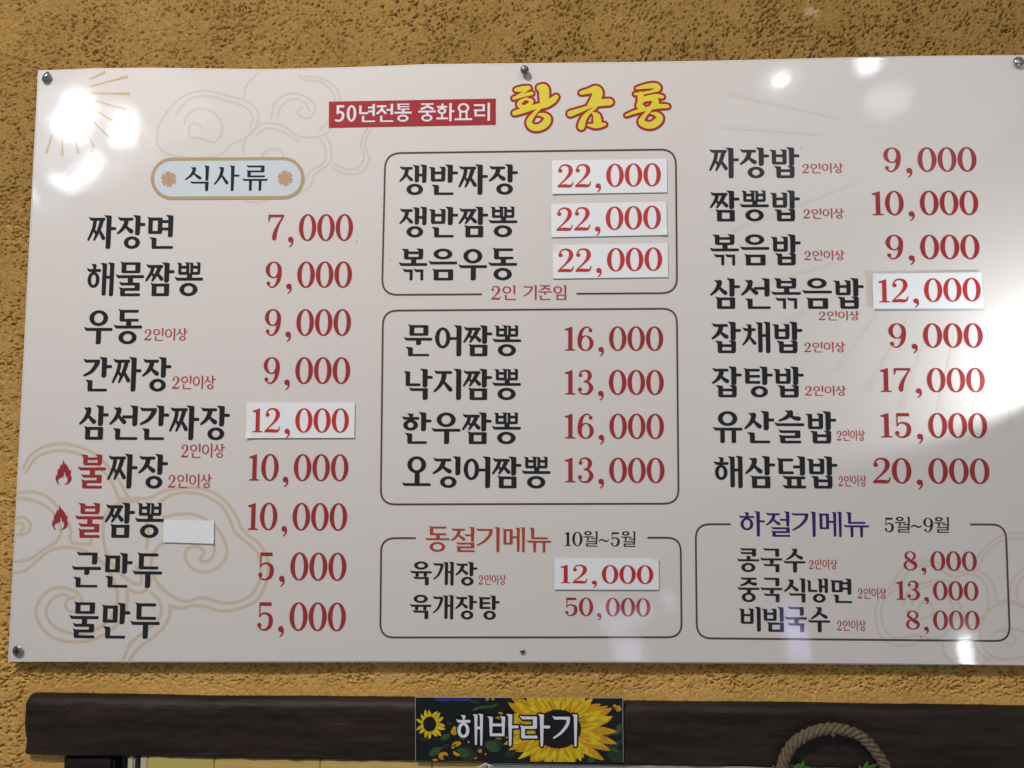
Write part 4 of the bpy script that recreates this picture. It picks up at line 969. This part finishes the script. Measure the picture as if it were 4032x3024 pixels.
for k in range(nP - 5):
    a = 2 * math.pi * k / (nP - 5) + random.uniform(-.06, .06); R1 = 520 * (1 + random.uniform(-.12, .14))
    b = random.uniform(-.12, .12); w = random.uniform(38, 56)
    lay[1].append((petal(a, 150, R1, w, b), 0)); lay[2].append((petal(a + .03, 160, R1 * .80, w * .32, b), 1)); lay[3].append((petal(a - .06, 165, R1 * random.uniform(.45, .7), w * .13, b), 2))
for z, (key, mm) in enumerate(((0, Y2), (1, Y1), (2, Y2), (3, Y3))):
    satt(flat('petals', spoly([p for p, _ in lay[key]], SY - .0009 - z * .00015), mm, None, SY - .0009 - z * .00015))
def jag(cx, cy, rx, ry, n, j): return [(cx + rx * (1 + (j if i % 2 else -j)) * math.cos(2 * math.pi * i / n), cy + ry * (1 + (j if i % 2 else -j)) * math.sin(2 * math.pi * i / n)) for i in range(n)]
satt(flat('seed_disc', spoly([jag(1485, 438, 232, 196, 90, .022)], SY - .0016), DKB, None, SY - .0016))
satt(flat('seed_ring', spoly([blob(1485 + 150 * math.cos(a), 440 + 120 * math.sin(a), 9, 7, 0, .3, 7) for a in np.linspace(0, 6.28, 40)], SY - .0017), DKR, None, SY - .0017))
sp_ = [petal(2 * math.pi * k / 15, 55, 148 + random.uniform(-10, 14), 17, random.uniform(-.2, .2), 1, 1.02, 195, 390) for k in range(15)]
satt(flat('small_sunflower', spoly(sp_[::2] + [blob(195, 390, 95, 95, 0, .05)], SY - .0009), Y2, None, SY - .0009)); satt(flat('small_petals', spoly(sp_, SY - .0010), Y1, None, SY - .0010))
satt(flat('small_seed_disc', spoly([blob(183, 388, 66, 78, 0, .03, 20)], SY - .0012), DKB, None, SY - .0012))
for b in ((435, 460, 34, 45, .3), (460, 590, 50, 28, -.3), (320, 710, 52, 38, 0), (455, 690, 40, 18, .5), (695, 660, 18, 18, 0), (752, 692, 10, 10, 0), (520, 535, 26, 12, 0), (770, 135, 16, 12, 0), (825, 135, 16, 12, 0), (905, 280, 24, 12, .2), (2090, 230, 34, 32, .4), (2060, 205, 20, 16, 0), (240, 752, 26, 12, 0), (650, 735, 14, 8, 0), (580, 570, 10, 12, 0), (885, 530, 34, 10, 0), (420, 625, 14, 16, 0)): satt(flat('bud', spoly([blob(*b)], SY - .0009), Y2, None, SY - .0009))
for b in ((345, 725, 26, 22, 0), (460, 668, 22, 10, .5), (440, 600, 12, 10, 0), (2070, 245, 12, 8, 0)): satt(flat('bud_centre', spoly([blob(*b)], SY - .0011), DKB, None, SY - .0011))
# white sign lettering with a dark rim
def sign_word(text, boxes):
    st = Style(0.125, 0.085, True, .95, .3); polys = []
    for ch, (x0_, x1_, y0_, y1_) in zip(text, boxes):
        ps, w = syllable(ch, st); allx = [q[0] for p in ps for q in p]; a, b = min(allx), max(allx)
        for p in ps: polys.append([P(*SX(x0_ + (q[0] - a) / (b - a) * (x1_ - x0_), y1_ - q[1] * (y1_ - y0_)), SY - .0022) for q in p])
    return polys
wp = sign_word('해바라기', ((452, 725, 283, 608), (770, 1085, 285, 612), (1098, 1405, 285, 616), (1428, 1680, 288, 618)))
satt(flat('lettering_rim', dilate(wp, 5.5 * MPP, 8), SB, None, SY - .0020)); satt(flat('lettering', wp, WH, None, SY - .0023))

# ------------------------------------------------------------------ rope loop hanging over the beam
ropem = mat('jute_rope', (0.25, 0.185, 0.115), 0.85, spec=.2)
b_ = ropem.node_tree.nodes['Principled BSDF']; tc_ = N(ropem, 'ShaderNodeTexCoord'); n_ = N(ropem, 'ShaderNodeTexNoise', Scale=700.0, Detail=3.0); L(ropem, tc_.outputs['Object'], n_.inputs['Vector'])
c_ = N(ropem, 'ShaderNodeValToRGB'); c_.color_ramp.elements[0].color = (.07, .052, .030, 1); c_.color_ramp.elements[1].color = (.22, .175, .115, 1); L(ropem, n_.outputs[0], c_.inputs[0]); L(ropem, c_.outputs[0], b_.inputs['Base Color'])
bp_ = N(ropem, 'ShaderNodeBump', Strength=.8, Distance=.0006); L(ropem, n_.outputs[0], bp_.inputs['Height']); L(ropem, bp_.outputs[0], b_.inputs['Normal'])
RY = BF - .0095
cl = [(320, 760), (330, 600), (352, 460), (385, 370), (440, 290), (520, 232), (620, 190), (740, 172), (850, 190), (940, 225), (1010, 280), (1070, 350), (1120, 420), (1155, 500), (1185, 620), (1200, 760)]
path = cr_spline([P(2900 + x * .5118, 2780 + y * .5118, RY) for x, y in cl], 24)
rope = empty('rope_loop', 'thick braided tan jute rope loop in front of the dark beam at lower right', 'rope', P3(3285, 2860, RY))
def ratt(o): o.parent = rope; o.matrix_parent_inverse = Matrix.Translation(-Vector(rope.location)); return o
L_ = [0.0]
for i in range(1, len(path)): L_.append(L_[-1] + math.dist(path[i], path[i - 1]))
rr = 23 * MPP
for s in range(4):                          # four fat strands braided round one another
    pts, rad = [], []
    for i, (u, v) in enumerate(path):
        a, b = path[max(i - 1, 0)], path[min(i + 1, len(path) - 1)]; tx, tz = b[0] - a[0], b[1] - a[1]; d = math.hypot(tx, tz); nx_, nz_ = -tz / d, tx / d
        ph = L_[i] / .0300 * 2 * math.pi + s * math.pi / 2
        o_ = rr * .55 * math.cos(ph); w_ = rr * .52 * math.sin(ph)
        pts.append((u + nx_ * o_, RY + w_, v + nz_ * o_)); rad.append(rr * (.385 + .05 * math.sin(L_[i] / .0075 * 2 * math.pi + s * 1.7)))
    vs, fs = tube(pts, rad, 9); ratt(mesh_obj('strand', vs, fs, ropem, None, True))
u, v = P(3278, 2893, RY - .002); vs, fs = lathe([(.0001, -.0028), (.0018, -.002), (.0026, 0), (.0018, .002), (.0001, .0028)], 10); k = ratt(mesh_obj('rope_end', vs, fs, ropem, None, True)); k.location = (u, RY - .003, v)
# sprigs of green below the loop
gm = mat('plastic_leaf', (0.055, 0.15, 0.022), 0.45); gm.node_tree.nodes['Principled BSDF'].inputs['Subsurface Weight'].default_value = 0.0
pl = empty('green_sprig', 'bright green artificial leaves tucked inside the rope loop at the bottom edge', 'artificial plant', P3(3280, 3040, BF - .004))
for px, py, ln, wd, rot in ((3140, 3020, 26, 11, .5), (3160, 3016, 22, 9, 1.3), (3128, 3026, 24, 9, 2.4), (3178, 3026, 22, 9, .1), (3410, 3020, 24, 10, 1.2), (3440, 3018, 26, 9, .4), (3425, 3028, 22, 10, 2.2), (3050, 3030, 20, 8, 1.9), (3200, 3040, 24, 12, .9), (3390, 3038, 24, 12, 1.8), (3290, 3060, 30, 14, 1.4), (3340, 3056, 30, 14, .9), (3240, 3058, 30, 14, 2.0)):
    c, s = math.cos(rot), math.sin(rot); vs = []
    y = BF - .005 - random.random() * .004
    for t, k, dy in ((-1, 0, .001), (-.5, .8, .0006), (0, 1, 0), (.5, .75, .0004), (1, 0, .0015), (.5, -.75, .0008), (0, -1, .0008), (-.5, -.8, .001)):
        a, b = ln * t, wd * k; u, v = P(px + c * a - s * b, py - (s * a + c * b), y); vs.append((u, y + dy, v))
    vs.append((*[sum(q[0] for q in vs) / 8], y - .0008, sum(q[2] for q in vs) / 8))
    o = mesh_obj('leaf', vs, [(i, (i + 1) % 8, 8) for i in range(8)], gm, None, True); o.parent = pl; o.matrix_parent_inverse = Matrix.Translation(-Vector(pl.location))
